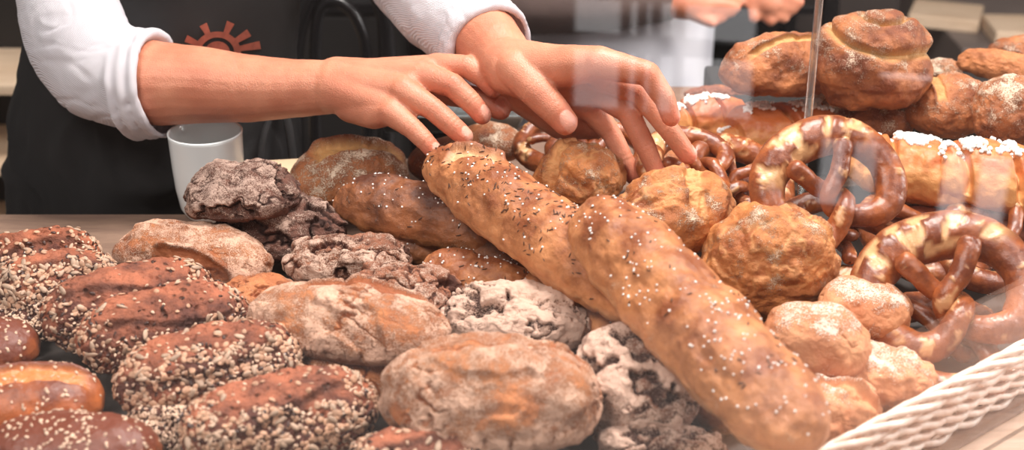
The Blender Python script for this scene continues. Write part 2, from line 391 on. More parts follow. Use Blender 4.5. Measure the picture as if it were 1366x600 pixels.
        # a torn lip: the smooth top skin lifts off the coated flank
        lipy = .16 * W * np.sin(x * 2.2 + seed) - .06 * W; d = q[:, 1] - lipy
        lip = ss(.006, 0, np.abs(d)) * (up > 0) * ss(.95, .6, np.abs(x)); disp += .0035 * ss(-.002, .004, d) * ss(.030, .004, d) * (up > 0) * ss(.95, .6, np.abs(x)); cr = lip * .6
        bk = .30 + .8 * fbm(P / .022, 4, seed + 3) + .55 * ss(.25, -.25, yy); fl = np.zeros(len(q))
    elif typ == 'baguette':
        disp += .0012 * fbm(P / .012, 3, seed + 4)
        bk = .25 + .55 * ss(.1, .95, up) + .8 * fbm(P / .030, 4, seed + 3); fl = np.clip(.15 + .6 * fbm(P / .03, 4, seed + 8), 0, .6)
        cr = ss(.1, -.35, up) * .55
    elif typ in ('glazed', 'sugar'):
        bk = .25 + .75 * ss(.2, .9, up) + .6 * fbm(P / .03, 3, seed + 3); disp += .0008 * fbm(P / .012, 2, seed + 4)
        if typ == 'sugar':
            tw = np.abs(np.sin(x * 4.2 + y * 1.1 + seed)); g = ss(.35, 0, tw); disp -= .010 * g * topm; bk = bk - .5 * g
    elif typ == 'big':
        disp += .0018 * fbm(P / .015, 4, seed + 4); bk = .4 + .7 * fbm(P / .03, 4, seed + 3); fl = np.clip(.3 + .7 * fbm(P / .02, 4, seed + 8), 0, .8) * ss(-.3, .4, up)
    elif typ == 'spiral':
        rad = np.sqrt((q[:, 0] / (L / 2)) ** 2 + (q[:, 1] / (W / 2)) ** 2); ang = np.arctan2(q[:, 1] / W, q[:, 0] / L)
        ph = (rad * 2.1 - ang / (2 * PI)) ; fr = ph - np.floor(ph); up2 = ss(-.2, .2, up)
        prof = np.sqrt(np.clip(1 - (2 * fr - 1) ** 2, 0, 1)); seam = ss(.16, 0, np.minimum(fr, 1 - fr))
        disp += (.0055 * prof - .005 * seam) * up2 + (1 - rad) * .007 * up2 + .0018 * fbm(P / .015, 4, seed + 4)
        cr = seam * up2 * .8; bk = .45 + .7 * fbm(P / .03, 4, seed + 3) + .2 * prof; fl = np.clip(.35 + .7 * fbm(P / .02, 4, seed + 8), 0, .8) * ss(-.2, .4, up)
    for (sx, sy, sa, sl, sw, sd) in scores:  # slashes: centre, angle, half length, half width, depth (in half sizes / metres)
        dx = q[:, 0] - sx * L / 2; dy = q[:, 1] - sy * W / 2; ca, sn = math.cos(math.radians(sa)), math.sin(math.radians(sa))
        wob = .15 * sw * noise(P / .01, seed + 40) * 2
        u = dx * ca + dy * sn; w = -dx * sn + dy * ca + wob + sw * .5 * (u / sl) ** 2; m = ss(1.0, .75, np.abs(u) / sl) * (up > -.1) * ss(-.1, .2, up)
        inside = ss(1.0, .7, np.abs(w) / sw) * m
        ear = np.exp(-((w - sw * 1.05) / (sw * .28)) ** 2) * m
        disp += -sd * inside + sd * 1.1 * ear + .0015 * inside * fbm(P / .007, 3, seed + 41)
        cr = np.maximum(cr, inside * .9); fl = fl * (1 - inside); bk = bk + .5 * ear - .2 * inside
    if flour is not None: fl = np.clip(fl + flour, 0, 1)
    if bake is not None: bk = bk + bake
    q = q + n * disp[:, None]
    me = mesh_np(name, q, f); attr(me, 'bake', np.clip(bk, 0, 1.2)); attr(me, 'crack', np.clip(cr, 0, 1)); attr(me, 'flour', fl)
    o = link(name, me, M[mat])
    mw = Matrix(((X[0], Y2[0], Z2[0], c[0]), (X[1], Y2[1], Z2[1], c[1]), (X[2], Y2[2], Z2[2], c[2]), (0, 0, 0, 1))); o.matrix_world = mw
    tag(o, label, cat, group)
    if seeds:
        n2 = vnormals(q, f); nz = n2[:, 2]
        wt = ss(-.1, .4, nz) if spread is None else spread(x, yy, nz, P, seed)
        scatter(rng, q, n2, f, np.clip(wt, 0, 1) + 1e-6, seeds, seedname, o)
    return o

# ------------------------------------------------------------------ pretzel
def catmull(pts, per=14):
    pts = np.asarray(pts, float); out = []
    P = np.vstack([2 * pts[0] - pts[1], pts, 2 * pts[-1] - pts[-2]])
    for i in range(1, len(P) - 2):
        for k in range(per):
            t = k / per; a, b, c, d = P[i - 1], P[i], P[i + 1], P[i + 2]
            out.append(.5 * ((2 * b) + (-a + c) * t + (2 * a - 5 * b + 4 * c - d) * t * t + (-a + 3 * b - 3 * c + d) * t ** 3))
    out.append(pts[-1]); return np.array(out)
PRZ0 = [(.46, .66, .22, .62), (.34, .42, .20, .55), (.16, .16, .18, .5), (-.07, -.02, .12, .5), (-.10, -.2, -.02, .5), (.04, -.36, -.06, .55), (.32, -.56, 0, .65), (.68, -.58, 0, .8), (.95, -.28, 0, .95),
       (1.0, .15, 0, 1.1), (.82, .58, 0, 1.25), (.45, .85, 0, 1.45), (0, .93, 0, 1.5)]
PRZ = [(.50, .62, .30, .72), (.36, .40, .30, .62), (.17, .16, .22, .6), (-.08, -.02, .13, .6), (-.11, -.2, -.02, .6), (.04, -.38, -.09, .66), (.32, -.58, 0, .8), (.68, -.58, 0, .95), (.95, -.26, 0, 1.08),
       (1.0, .15, 0, 1.05), (.84, .55, 0, 1.2), (.46, .82, 0, 1.35), (0, .9, 0, 1.4)]
def pretzel(label, c, size, rot, lean, yaw, seed, thick=.2, group=None, lvl=1, salt=130, cat='pretzel', sx=1.0):
    half = np.array(PRZ); mir = half[::-1][1:].copy(); mir[:, 0] *= -1
    k = half[:, 2].copy(); full = np.vstack([half, mir]);
    n0 = len(half); full[n0:, 2] = np.where(np.abs(mir[:, 2]) > .1, mir[:, 2] * .9, -mir[:, 2] + .02)
    # the second arm passes over the first where they twist
    full[-7:, 2] = (.02, .16, .06, -.10, .04, .24, .30)
    cr = catmull(full, 16); pts = cr[:, :3] * size * np.array([sx, 1, 1]); rad = cr[:, 3] * thick * size
    N = len(pts); n = 28
    tan = np.gradient(pts, axis=0); tan /= np.linalg.norm(tan, axis=1)[:, None]
    V = []; U = []; nrm = np.array([0, 0, 1.0])
    # round the two ends
    rad = rad * np.sqrt(np.clip(1 - (1 - np.clip(np.minimum(np.arange(N), N - 1 - np.arange(N)) / 9., 0, 1)) ** 2, .02, 1))
    for i in range(N):
        z = np.array([0, 0, 1.0]); z = z - tan[i] * (z @ tan[i]); z /= np.linalg.norm(z); b = np.cross(tan[i], z)
        for j in range(n):
            a = 2 * PI * j / n; d = math.cos(a) * b + math.sin(a) * z; V.append(pts[i] + rad[i] * d * np.array([1, 1, .92])); U.append((i / N, j / n, math.sin(a)))
    V = np.array(V); U = np.array(U); idx = np.arange(N * n).reshape(N, n)
    q = np.stack([idx[:-1], np.roll(idx, -1, 1)[:-1], np.roll(idx, -1, 1)[1:], idx[1:]], -1).reshape(-1, 4)
    f = np.concatenate([q[:, [0, 1, 2]], q[:, [0, 2, 3]]]); nn = vnormals(V, f)
    P = V; belly = ss(.30, .5, U[:, 0]) * ss(.70, .5, U[:, 0])
    w = noise(P / .012, seed) * .5
    stripe = ss(.26, .40, fbm(P / .014 * np.array([1, 1, .6]), 3, seed + 1)) * ss(.3, .8, U[:, 2] + w)
    split = ss(.55, .9, belly * 1.2) * ss(.45, .65, U[:, 2] + w) * ss(.0, .1, fbm(P / .022, 2, seed + 2))
    disp = .0012 * fbm(P / .012, 3, seed) - .001 * stripe + .0025 * split + .001 * split * fbm(P / .004, 2, seed)
    V = V + nn * disp[:, None]
    me = mesh_np('pretzel', V, f); attr(me, 'bake', np.clip(.55 + .3 * U[:, 2] + .5 * fbm(P / .02, 3, seed + 5), 0, 1.1)); attr(me, 'crack', np.clip(stripe * .7 + split, 0, 1)); attr(me, 'flour', split * .6)
    o = link('pretzel', me, M['pretzel'])
    o.matrix_world = Matrix.Translation(Vector(c)) @ Matrix.Rotation(math.radians(yaw), 4, 'Z') @ Matrix.Rotation(math.radians(90 - lean), 4, 'X') @ Matrix.Rotation(math.radians(rot), 4, 'Z')
    tag(o, label, cat, group)
    rng = np.random.default_rng(seed); n2 = vnormals(V, f)
    wt = ss(.2, .8, n2[:, 2]) * ss(0.0, .25, fbm(P / .02, 2, seed + 9) + .05)
    scatter(rng, V, n2, f, wt + 1e-6, [('salt', salt)], 'salt', o)
    return o

# ================================================================== the place
def flat_poly(name, pts, z0, z1, mat, kind=None, bevel=0):
    m = MB(); n = len(pts); lo = [(p[0], p[1], z0) for p in pts]; hi = [(p[0], p[1], z1) for p in pts]
    m.poly(lo + hi, [tuple(range(n))[::-1], tuple(range(n, 2 * n))] + [(i, (i + 1) % n, n + (i + 1) % n, n + i) for i in range(n)])
    return m.build(name, mat, None, False, bevel)
RIM0 = PZ(1080, 604, .055); RIM1 = PZ(1366, 452, .055)
D = RIM1 - RIM0; D[2] = 0; D /= np.linalg.norm(D); NO = np.array([D[1], -D[0], 0])     # NO: outward, to the shop side
print('basket dir', D, 'NO', NO, 'rim', RIM0, RIM1)
R0 = np.array([RIM0[0], RIM0[1], 0])
def along(t, off=0, z=0): p = R0 + D * t + NO * off; return np.array([p[0], p[1], z])

floor = MB(); floor.box(-4, 4, -3, 4, -.95, -.9); tag(floor.build('floor', M['floor']), kind='structure')
wb = MB(); wb.box(-4, 4, 3.0, 3.1, -.9, 1.9); tag(wb.build('wall_back', M['wall']), kind='structure')
# counter: wooden worktop whose long sides run at about forty degrees
b0 = np.array([-.33, .20]); b1 = b0 + D[:2] * 1.75; f0 = along(-1.3, .02)[:2]; f1 = along(1.2, .02)[:2]
top = flat_poly('counter_top', [(-1.1, f0[1]), tuple(f0), tuple(f1), (f1[0], .62), (.20, .62), tuple(b0), (-1.1, .20)], -.035, 0, M['table'], bevel=.003)
tag(top, 'weathered brown wooden counter top under the heap of bread', 'counter')
cb = flat_poly('base', [(-1.05, f0[1] + .05), (f0[0], f0[1] + .04), (f1[0] - .05, .57), (.22, .57), (b0[0], b0[1] - .04), (-1.05, .16)], -.9, -.035, M['dark']); cb.parent = top
def strip(name, o0, o1, z0, z1, mat, t0=-1.3, t1=1.2, bevel=.003):
    a, b, c, d = along(t0, o0), along(t1, o0), along(t1, o1), along(t0, o1)
    m = MB(); m.poly([(*p[:2], z) for z in (z0, z1) for p in (a, b, c, d)], [(0, 1, 2, 3), (4, 7, 6, 5), (0, 4, 5, 1), (1, 5, 6, 2), (2, 6, 7, 3), (3, 7, 4, 0)][::1])
    return m.build(name, mat, None, False, bevel)
tag(strip('edge_rail', .022, .058, -.04, .004, M['rail']), 'pale wooden rail along the foot of the glass', 'rail')
tag(strip('edge_plank', .061, .20, -.045, -.002, wood('pink_plank_wood', (222, 176, 150), (196, 146, 120), 6, (1, 16, 10), .45, -math.radians(40))), 'reddish wooden plank outside the pale rail', 'plank')
# glass screen between the wicker basket and the rail
g = strip('glass_screen', .036, .040, .004, .80, M['glass'], -1.3, 1.2, 0); tag(g, 'clear upright glass screen between the bread and the shop', 'glass screen')

# ---- wicker basket
bk = empty('wicker_basket', along(-.2, 0)); tag(bk, 'bleached woven wicker basket holding the bread, its rim along the glass', 'basket')
bkloc = Vector(bk.location)
def kid(mb_or_obj, parent):
    o = mb_or_obj; o.parent = parent; o.matrix_parent_inverse = Matrix.Translation(-Vector(parent.location)) if parent.type == 'EMPTY' else Matrix.Identity(4); return o
def strand(mb, off, z, r, amp, pitch, phase, t0=-.62, t1=.9, zamp=None, n=7):
    ts = np.arange(t0, t1, pitch / 9); a = 2 * PI * ts / pitch + phase; zamp = amp if zamp is None else zamp
    pts = R0[None] + D[None] * ts[:, None] + NO[None] * (off + amp * np.sin(a))[:, None]; pts[:, 2] = z + zamp * np.cos(a)
    mb.tube(pts, r * (1 + .12 * np.sin(ts * 37 + phase)), n)
rng0 = random.Random(4)
for k in range(6):
    z = .006 + k * .0082
    off = .004 + .010 * (k / 7.)
    mb = MB()
    for j in range(2): strand(mb, off, z, .0029, .0038, .085, j * PI + k * 2.4, zamp=.0046)
    kid(mb.build('woven_band', M['wicker'], None, True), bk)
mb = MB()
for j in range(4): strand(mb, .013, .0585, .0029, .0052, .15, j * PI / 2, zamp=.0062)
kid(mb.build('rim', M['wicker'], None, True), bk)
mb = MB()
for t in np.arange(-.62, .9, .0285): p = along(t, 0, .0); q = along(t, .006, .06); mb.tube([p + NO * .002, (p + q) / 2, q + NO * .004], .0024, 7)
kid(mb.build('stakes', M['wicker'], None, True), bk)
ln = flat_poly('tray', [tuple(along(-.62, -.004)[:2]), tuple(along(.88, -.004)[:2]), (tuple((along(.80, -.22))[:2])), (.02, .20), (-.10, .12), (-.36, .06), (-.9, .06), (-.75, -.62)], .0005, .004, M['liner'])
tag(ln, 'dark grey tray lying under the heap of bread', 'tray')

# ---- mug
mp = PZ(277, 300, 0.0) + np.array([0, .030, 0]); mug = empty('mug', mp); tag(mug, 'white porcelain mug behind the dark cracked loaf on the counter', 'mug')
prof = [(0, .0), (.026, 0), (.029, .002), (.034, .012), (.0372, .035), (.0385, .06), (.0395, .093), (.0400, .0965), (.0390, .0975), (.0375, .0955), (.0365, .06), (.0350, .03), (.030, .010), (.022, .006), (0, .0055)]
mb = MB(); mb.lathe(prof, 64); o = mb.build('cup_body', M['china'], mug, True)
mb = MB(); a = np.linspace(-1.25, 1.25, 18); hx = .034 + .026 * np.cos(a); hz = .050 + .030 * np.sin(a); u = np.array([.35, .94])
mb.tube(np.stack([hx * u[0], hx * u[1], hz], 1), .0045, 10); mb.build('handle', M['china'], mug, True)

# ---- baker
VOX = []
def capsules(chains, subd=14):
    """closed tapered capsules along chains of (point, radius)"""
    m = MB()
    sv, sf = ico(3)
    for ch in chains:
        for i, (p, r) in enumerate(ch):
            m.poly(np.asarray(p) + sv * r, [tuple(x) for x in sf])
            if i + 1 < len(ch):
                q, r2 = ch[i + 1]; d = np.linalg.norm(np.asarray(q) - p); k = 8
                m.tube([np.asarray(p) + (np.asarray(q) - p) * (j / k) for j in range(k + 1)], [r + (r2 - r) * (j / k) for j in range(k + 1)], 24)
    return m
def remesh(mb, voxel, smooth, name):
    me = bpy.data.meshes.new(name); me.from_pydata(mb.v, [], mb.f); me.update()
    o = bpy.data.objects.new(name + '_src', me); COL.objects.link(o)
    r = o.modifiers.new('r', 'REMESH'); r.mode = 'VOXEL'; r.voxel_size = voxel; r.adaptivity = 0
    s = o.modifiers.new('s', 'SMOOTH'); s.factor = .5; s.iterations = smooth
    dg = bpy.context.evaluated_depsgraph_get(); m2 = bpy.data.meshes.new_from_object(o.evaluated_get(dg)); bpy.data.objects.remove(o); bpy.data.meshes.remove(me)
    m2.name = name; return m2
def coords(me):
    v = np.zeros(len(me.vertices) * 3, np.float32); me.vertices.foreach_get('co', v); n = np.zeros_like(v); me.vertices.foreach_get('normal', n)
    return v.reshape(-1, 3).astype(float), n.reshape(-1, 3).astype(float)
def ch(*nodes): return [(PY(a, b, y), r) for (a, b, y, r) in nodes]
R_F = {
 'pinky': ch((522, 150, .115, .0125), (550, 171, .10, .0100), (567, 188, .092, .0092), (579, 202, .088, .0082)),
 'ring': ch((538, 122, .130, .0140), (577, 145, .112, .0108), (602, 167, .102, .0100), (619, 182, .098, .0090)),
 'middle': ch((562, 102, .150, .0145), (603, 113, .132, .0114), (628, 136, .122, .0103), (643, 153, .118, .0092)),
 'index': ch((582, 90, .170, .0140), (622, 88, .158, .0108), (646, 104, .150, .0102), (658, 118, .147, .0092)),
 'thumb': ch((505, 118, .195, .0170), (590, 122, .195, .0130), (640, 132, .175, .0112), (668, 147, .165, .0098))}
R_P = [ch((448, 118, .170, .0270), (522, 146, .122, .0150)), ch((448, 113, .175, .0270), (538, 122, .135, .0175)), ch((450, 110, .180, .0270), (560, 102, .153, .0165)),
       ch((450, 112, .188, .0250), (575, 92, .172, .0150)), ch((470, 138, .155, .0205), (500, 150, .130, .0170), (522, 150, .116, .0130)), ch((522, 150, .118, .0125), (538, 122, .135, .0150), (562, 102, .153, .0155), (580, 90, .172, .0145)), ch((460, 115, .19, .024), (510, 118, .195, .018))]
R_ARM = ch((97, 0, .29, .046), (122, 84, .255, .046), (170, 103, .240, .0455), (212, 112, .228, .0455), (265, 113, .218, .0415), (330, 118, .205, .0360), (395, 118, .188, .0305), (448, 116, .175, .0275))
R_F = {k: [(p, r * 1.09) for p, r in c] for k, c in R_F.items()}
L_F = {
 'index': ch((800, 84, .085, .0165), (864, 98, .070, .0118), (886, 130, .062, .0106), (895, 156, .060, .0095)),
 'middle': ch((800, 100, .115, .0155), (852, 122, .100, .0118), (890, 170, .085, .0106), (918, 207, .080, .0094)),
 'ring': ch((795, 120, .125, .0150), (838, 150, .105, .0116), (862, 198, .088, .0104), (878, 234, .080, .0092)),
 'pinky': ch((785, 140, .140, .0145), (815, 178, .130, .0105), (833, 212, .118, .0096), (845, 236, .110, .0086)),
 'thumb': ch((688, 92, .125, .0200), (716, 122, .098, .0168), (740, 147, .085, .0148), (754, 163, .080, .0128))}
L_P = [ch((678, 88, .150, .0290), (735, 90, .120, .0235), (798, 84, .088, .0170)), ch((678, 88, .160, .0290), (735, 100, .140, .0235), (798, 100, .118, .0165)), ch((680, 95, .165, .0270), (740, 115, .152, .0210), (795, 120, .128, .0160)),
       ch((680, 100, .170, .0250), (740, 130, .165, .0190), (785, 142, .142, .0150)), ch((700, 125, .165, .022), (750, 160, .165, .021), (795, 165, .155, .016)), ch((680, 95, .140, .0250), (700, 108, .120, .0190)), ch((800, 84, .088, .0165), (800, 102, .115, .0158), (795, 120, .126, .0152), (785, 140, .141, .0145))]
L_ARM = ch((560, -60, .38, .050), (600, 5, .300, .048), (640, 45, .225, .0385), (662, 68, .185, .0330), (680, 90, .155, .0290))
chest = [(np.array([-.39, .42, .52]), .14), (np.array([-.41, .42, .25]), .115), (np.array([-.435, .41, .0]), .12), (np.array([-.435, .41, -.25]), .13), (np.array([-.435, .41, -.5]), .12)]
sh = [(R_ARM[0][0], .05), (np.array([-.45, .40, .50]), .07), (np.array([-.30, .44, .53]), .11), (np.array([-.18, .44, .50]), .07), (L_ARM[0][0], .05)]
allch = [R_ARM, L_ARM, chest, sh] + R_P + L_P + list(R_F.values()) + list(L_F.values())
me = remesh(capsules(allch), .0016, 7, 'body')
v, n = coords(me)
red = np.zeros(len(v)); nail = np.zeros(len(v)); disp = np.zeros(len(v))
VIEW = -FWD
for F, side in ((R_F, 0), (L_F, 1)):
    for nm, c in F.items():
        tip, r = c[-1]; prev = c[-2][0]; dr = (tip - prev) / np.linalg.norm(tip - prev)
        dist = np.linalg.norm(v - tip, axis=1); red = np.maximum(red, ss(.022, .004, dist) * .9)
        for k in (1,): d2 = np.linalg.norm(v - c[k][0], axis=1); red = np.maximum(red, ss(.016, .006, d2) * .35)
        d3 = np.linalg.norm(v - c[0][0], axis=1); red = np.maximum(red, ss(.02, .006, d3) * .25)
        # nail on the back of the last joint
        bk_dir = np.array([0.05, -.45, .9]) if not (nm == 'thumb' and side == 1) else np.array([.25, -.75, .5])
        if side == 1 and nm != 'thumb': bk_dir = np.array([.75, .2, .62])
        if side == 0: bk_dir = np.array([.30, -.42, .86])
        up_ = bk_dir - dr * (bk_dir @ dr); up_ /= np.linalg.norm(up_); sd = np.cross(dr, up_)
        ctr = tip + up_ * r * .8 + dr * r * .15; rel = v - ctr
        a_, b_, c_ = rel @ dr, rel @ sd, rel @ up_
        k = ((a_ / (r * .85)) ** 2) ** 1.3 + ((b_ / (r * .66)) ** 2) ** 1.3; m = ss(1.15, .85, k) * (c_ > -r * .6) * (dist < r * 2)
        nail = np.maximum(nail, m); edge = np.exp(-((k - 1.1) / .25) ** 2) * (c_ > -r * .6) * (dist < r * 2); disp += -.0005 * edge
        # creases at the joints
        for kk in (1, 2):
            jp = c[kk][0]; ax_ = c[kk + 1][0] - c[kk - 1][0]; ax_ /= np.linalg.norm(ax_); rl = v - jp; al = rl @ ax_; near = np.linalg.norm(rl, axis=1) < c[kk][1] * 1.5
            disp += near * -.00035 * np.exp(-((np.abs(al) - .0022) / .0009) ** 2)
disp += .0006 * fbm(v / .02, 3, 4)
# knuckle dips and tendons on the backs of the hands
v = v + n * disp[:, None]; me.vertices.foreach_set('co', v.astype(np.float32).ravel()); me.update()
attr(me, 'red', red); attr(me, 'nail', nail)
baker = empty('person', (-.42, .42, -.9)); tag(baker, 'baker in white rolled-up shirt and black apron reaching both hands over the bread', 'person')
kid(link('body', me, M['skin']), baker)

def shirt_mesh():
    chains = []
    Ra = ch((100, -220, .40, .075), (92, -60, .32, .066), (97, 10, .285, .0600), (108, 62, .262, .0580), (130, 90, .252, .0570))
    La = ch((470, -240, .46, .075), (548, -50, .36, .062), (590, 5, .300, .0560), (600, 12, .288, .0540))
    m = capsules([Ra, La, [(c, r * 1.06) for c, r in chest], [(Ra[0][0], .078), (np.array([-.42, .42, .52]), .085), (np.array([-.2, .44, .53]), .085), (La[0][0], .078)]])
    cA = PY(211, 112, .229); cB = PY(652, 60, .212)
    for e0, e1, c2, r0, r1 in ((Ra[-1][0], PY(165, 103, .241), cA, .0570, .0555), (La[-1][0], PY(626, 36, .252), cB, .0540, .0470)):
        e2 = c2 + (e1 - c2) / np.linalg.norm(e1 - c2) * .013
        m.tube(catmull([e0, e1, e2], 8), np.linspace(r0, r1, 17), 32)
    # rolled cuffs
    for c0, c1, rad, rr, k in ((R_ARM[2][0], R_ARM[4][0], .0550, .0062, 0), (L_ARM[1][0], L_ARM[3][0], .0450, .0060, 1)):
        cc = PY(211, 112, .229) if k == 0 else PY(652, 60, .212)
        d = c1 - c0; d /= np.linalg.norm(d)
        if k == 0: d = np.array([1, -.22, .16]); d /= np.linalg.norm(d)
        a1 = np.cross(d, [0, 0, 1.0]); a1 /= np.linalg.norm(a1); a2 = np.cross(a1, d)
        for off, r2, rq in ((0, rad, rr), (-.014, rad + .001, rr * 1.0), (-.028, rad + .001, rr * .95)):
            pts = [cc + d * off + rad * (math.cos(t) * a1 + math.sin(t) * a2) * (r2 / rad) for t in np.linspace(0, 2 * PI, 64, endpoint=False)]
            m.tube(pts, rq, 12, True)
    me = remesh(m, .0026, 6, 'shirt'); v, n = coords(me)
    w = fbm(v / .11 * np.array([1, 1, 1.4]), 2, 7); w2 = np.abs(fbm(v / .05 + w[:, None] * 2, 3, 8))
    me.vertices.foreach_set('co', (v + n * (.0045 * w - .0010 * ss(.30, 0, w2))[:, None]).astype(np.float32).ravel()); me.update()
    return me
kid(link('shirt', shirt_mesh(), M['shirt']), baker)
# apron: a draped sheet around the front of the waist
def apron_mesh():
    nz, na = 150, 260; V = []
    rows = [(-.55, -.445, .185), (-.2, -.445, .182), (-.02, -.442, .176), (.06, -.432, .165), (.14, -.415, .158), (.22, -.400, .155), (.30, -.39, .145), (.55, -.385, .12)]
    zs = np.linspace(-.55, .50, nz); cx = np.interp(zs, [r[0] for r in rows], [r[1] for r in rows]); rx = np.interp(zs, [r[0] for r in rows], [r[2] for r in rows])
    th = np.linspace(-1.25 * PI / 2 * 1.1, 1.25 * PI / 2 * 1.1, na)
    Z, T = np.meshgrid(zs, th, indexing='ij'); CX = cx[:, None]; RX = rx[:, None]
    x = CX + RX * np.sin(T); y = .395 - (RX * .80) * np.cos(T)
    P = np.stack([x, y, Z], -1).reshape(-1, 3)
    w = fbm(P / .12 * np.array([1.2, 1, .8]), 2, 31); w2 = np.abs(fbm(P / .12 * np.array([1.3, 1, .8]) + w[:, None] * 1.2, 2, 33))
    low = ss(.14, .02, P[:, 2]); d = (.012 * w + .006 * ss(.4, 0, w2)) * (.25 + .9 * low)
    # a fold bulging over the table edge
    d += .018 * np.exp(-((P[:, 2] - .012) / .02) ** 2) * ss(-.48, -.42, P[:, 0]) * ss(-.27, -.33, P[:, 0])
    nr = np.stack([np.sin(T), -np.cos(T), np.zeros_like(T)], -1).reshape(-1, 3); P = P + nr * d[:, None]
    i = np.arange(nz * na).reshape(nz, na); f = np.stack([i[:-1, :-1], i[:-1, 1:], i[1:, 1:], i[1:, :-1]], -1).reshape(-1, 4)
    return mesh_np('apron', P, f), P, f
am, AP, AF = apron_mesh(); apron = kid(link('apron', am, M['apron']), baker)
so = apron.modifiers.new('s', 'SOLIDIFY'); so.thickness = .0025; so.offset = -1
bvh = BVHTree.FromPolygons([tuple(p) for p in AP], [tuple(q) for q in AF.tolist()])
def on_apron(px, py, off=.0012):
    d = ray(px, py); h = bvh.ray_cast(Vector(CAM), Vector(d)); p = h[0]
    return np.array(p) - d * off if p else None
mb = MB(); cx, cy = 290, 70
def ringpoly(r0, r1, a0, a1, n=40, ex=1.12):
    b = len(mb.v)
    for i in range(n + 1):
        a = a0 + (a1 - a0) * i / n
        for r in (r0, r1): mb.v.append(tuple(on_apron(cx + r * math.sin(a) * ex, cy - r * math.cos(a))))
    for i in range(n): mb.f.append((b + 2 * i, b + 2 * i + 1, b + 2 * i + 3, b + 2 * i + 2))
ringpoly(20, 28, -PI, PI, 90); ringpoly(1, 15, -PI, PI, 60)
for a, ln_, w in ((-66, 46, 5), (-27, 42, 5.5), (24, 44, 5.5), (58, 50, 5.5), (80, 58, 5.5), (104, 58, 6), (130, 50, 6), (155, 44, 6), (180, 42, 6), (-155, 42, 6), (-128, 42, 6), (-98, 45, 6)):
    ar = math.radians(a); dx, dy = math.sin(ar), -math.cos(ar); nx, ny = -dy, dx; b = len(mb.v); kk = 7
    for i in range(kk + 1):
        r = 25 + (ln_ - 25) * i / kk; ww = w * (.75 + .5 * i / kk)
        for s_ in (-1, -.33, .33, 1): mb.v.append(tuple(on_apron(cx + dx * r + nx * ww * s_ * .8, cy + dy * r + ny * ww * s_ * .8)))
    for i in range(kk):
        for j in range(3): q = b + i * 4 + j; mb.f.append((q, q + 1, q + 5, q + 4))
em = mb.build('emblem', M['emblem'], None, True); em['label'] = 'rust coloured gear wheel emblem printed on the bib'
# emblem is printed on the apron: sub-part of it
em.parent = apron
mb = MB()
mb.tube(catmull([PY(398, -60, .40), PY(392, 60, .40), PY(372, 130, .36), PY(352, 180, .30), PY(345, 232, .27)], 8), .004, 8)
mb.tube(catmull([PY(372, 120, .36), PY(385, 170, .31), PY(392, 222, .28)], 8), .005, 8)
kid(mb.build('apron_string', M['apron'], None, True), baker)

# ---- second person, behind the counter
p2 = empty('person', (.20, 1.12, -.9)); tag(p2, 'person in white apron and taupe top standing further back, hands held together', 'person')
def tx(px, py, y): return PY(px, py, y)
c0 = tx(825, 60, 1.0); hw = (tx(950, 60, 1.0)[0] - tx(700, 60, 1.0)[0]) / 2
mbp = capsules([[(np.array([c0[0], 1.13, .85]), .10), (np.array([c0[0], 1.13, .45]), .13), (np.array([c0[0], 1.13, .0]), .13), (np.array([c0[0], 1.13, -.2]), .14)],
    [(np.array([c0[0] - .05, 1.13, -.2]), .10), (np.array([c0[0] - .07, 1.13, -.82]), .05), (np.array([c0[0] - .07, 1.06, -.87]), .035)], [(np.array([c0[0] + .05, 1.13, -.2]), .10), (np.array([c0[0] + .07, 1.13, -.82]), .05), (np.array([c0[0] + .07, 1.06, -.87]), .035)],
    [(np.array([c0[0] - .17, 1.13, .75]), .06), (tx(700, 0, 1.0), .05), (tx(880, -6, .92), .034), (tx(915, 4, .90), .026), (tx(940, 8, .90), .022)],
    [(np.array([c0[0] + .17, 1.13, .75]), .06), (tx(1010, -80, 1.0), .045), (tx(1020, -12, .92), .03), (tx(1025, 2, .9), .026)],
    ch((940, 8, .90, .02), (962, 14, .89, .012), (975, 16, .885, .009)), ch((938, 6, .90, .02), (965, 6, .89, .012), (982, 9, .885, .009)), ch((930, 14, .90, .018), (950, 22, .89, .011), (962, 24, .885, .009)), ch((935, 0, .91, .018), (970, -2, .9, .012), (988, 2, .9, .009)), ch((925, 16, .89, .014), (940, 26, .885, .010), (950, 30, .88, .009)),
    ch((1025, 0, .9, .02), (1045, 8, .89, .012), (1058, 12, .885, .009)), ch((1022, 6, .9, .02), (1036, 18, .89, .011), (1046, 24, .885, .009)), ch((1015, 6, .9, .018), (1022, 20, .89, .011), (1028, 28, .885, .009)), ch((1010, 0, .9, .016), (1006, 14, .89, .01), (1006, 24, .885, .009)), ch((1030, -6, .9, .018), (1054, -2, .89, .011), (1066, 3, .885, .009))])
kid(link('body', remesh(mbp, .004, 4, 'body'), M['skin']), p2)
mbs = capsules([[(np.array([c0[0], 1.13, .85]), .115), (np.array([c0[0], 1.13, .45]), .145), (np.array([c0[0], 1.13, .0]), .145), (np.array([c0[0], 1.13, -.2]), .155)],
    [(np.array([c0[0] - .05, 1.13, -.2]), .11), (np.array([c0[0] - .07, 1.13, -.80]), .065)], [(np.array([c0[0] + .05, 1.13, -.2]), .11), (np.array([c0[0] + .07, 1.13, -.80]), .065)],
    [(np.array([c0[0] - .17, 1.13, .75]), .075), (tx(690, -4, 1.0), .062), (tx(800, 0, .95), .052), (tx(880, -6, .92), .043)], [(np.array([c0[0] + .17, 1.13, .75]), .075), (tx(1010, -80, 1.0), .06), (tx(1018, -22, .93), .042)]])
kid(link('top', remesh(mbs, .006, 6, 'top'), M['brown_shirt']), p2)
nz, na = 60, 90; V = []
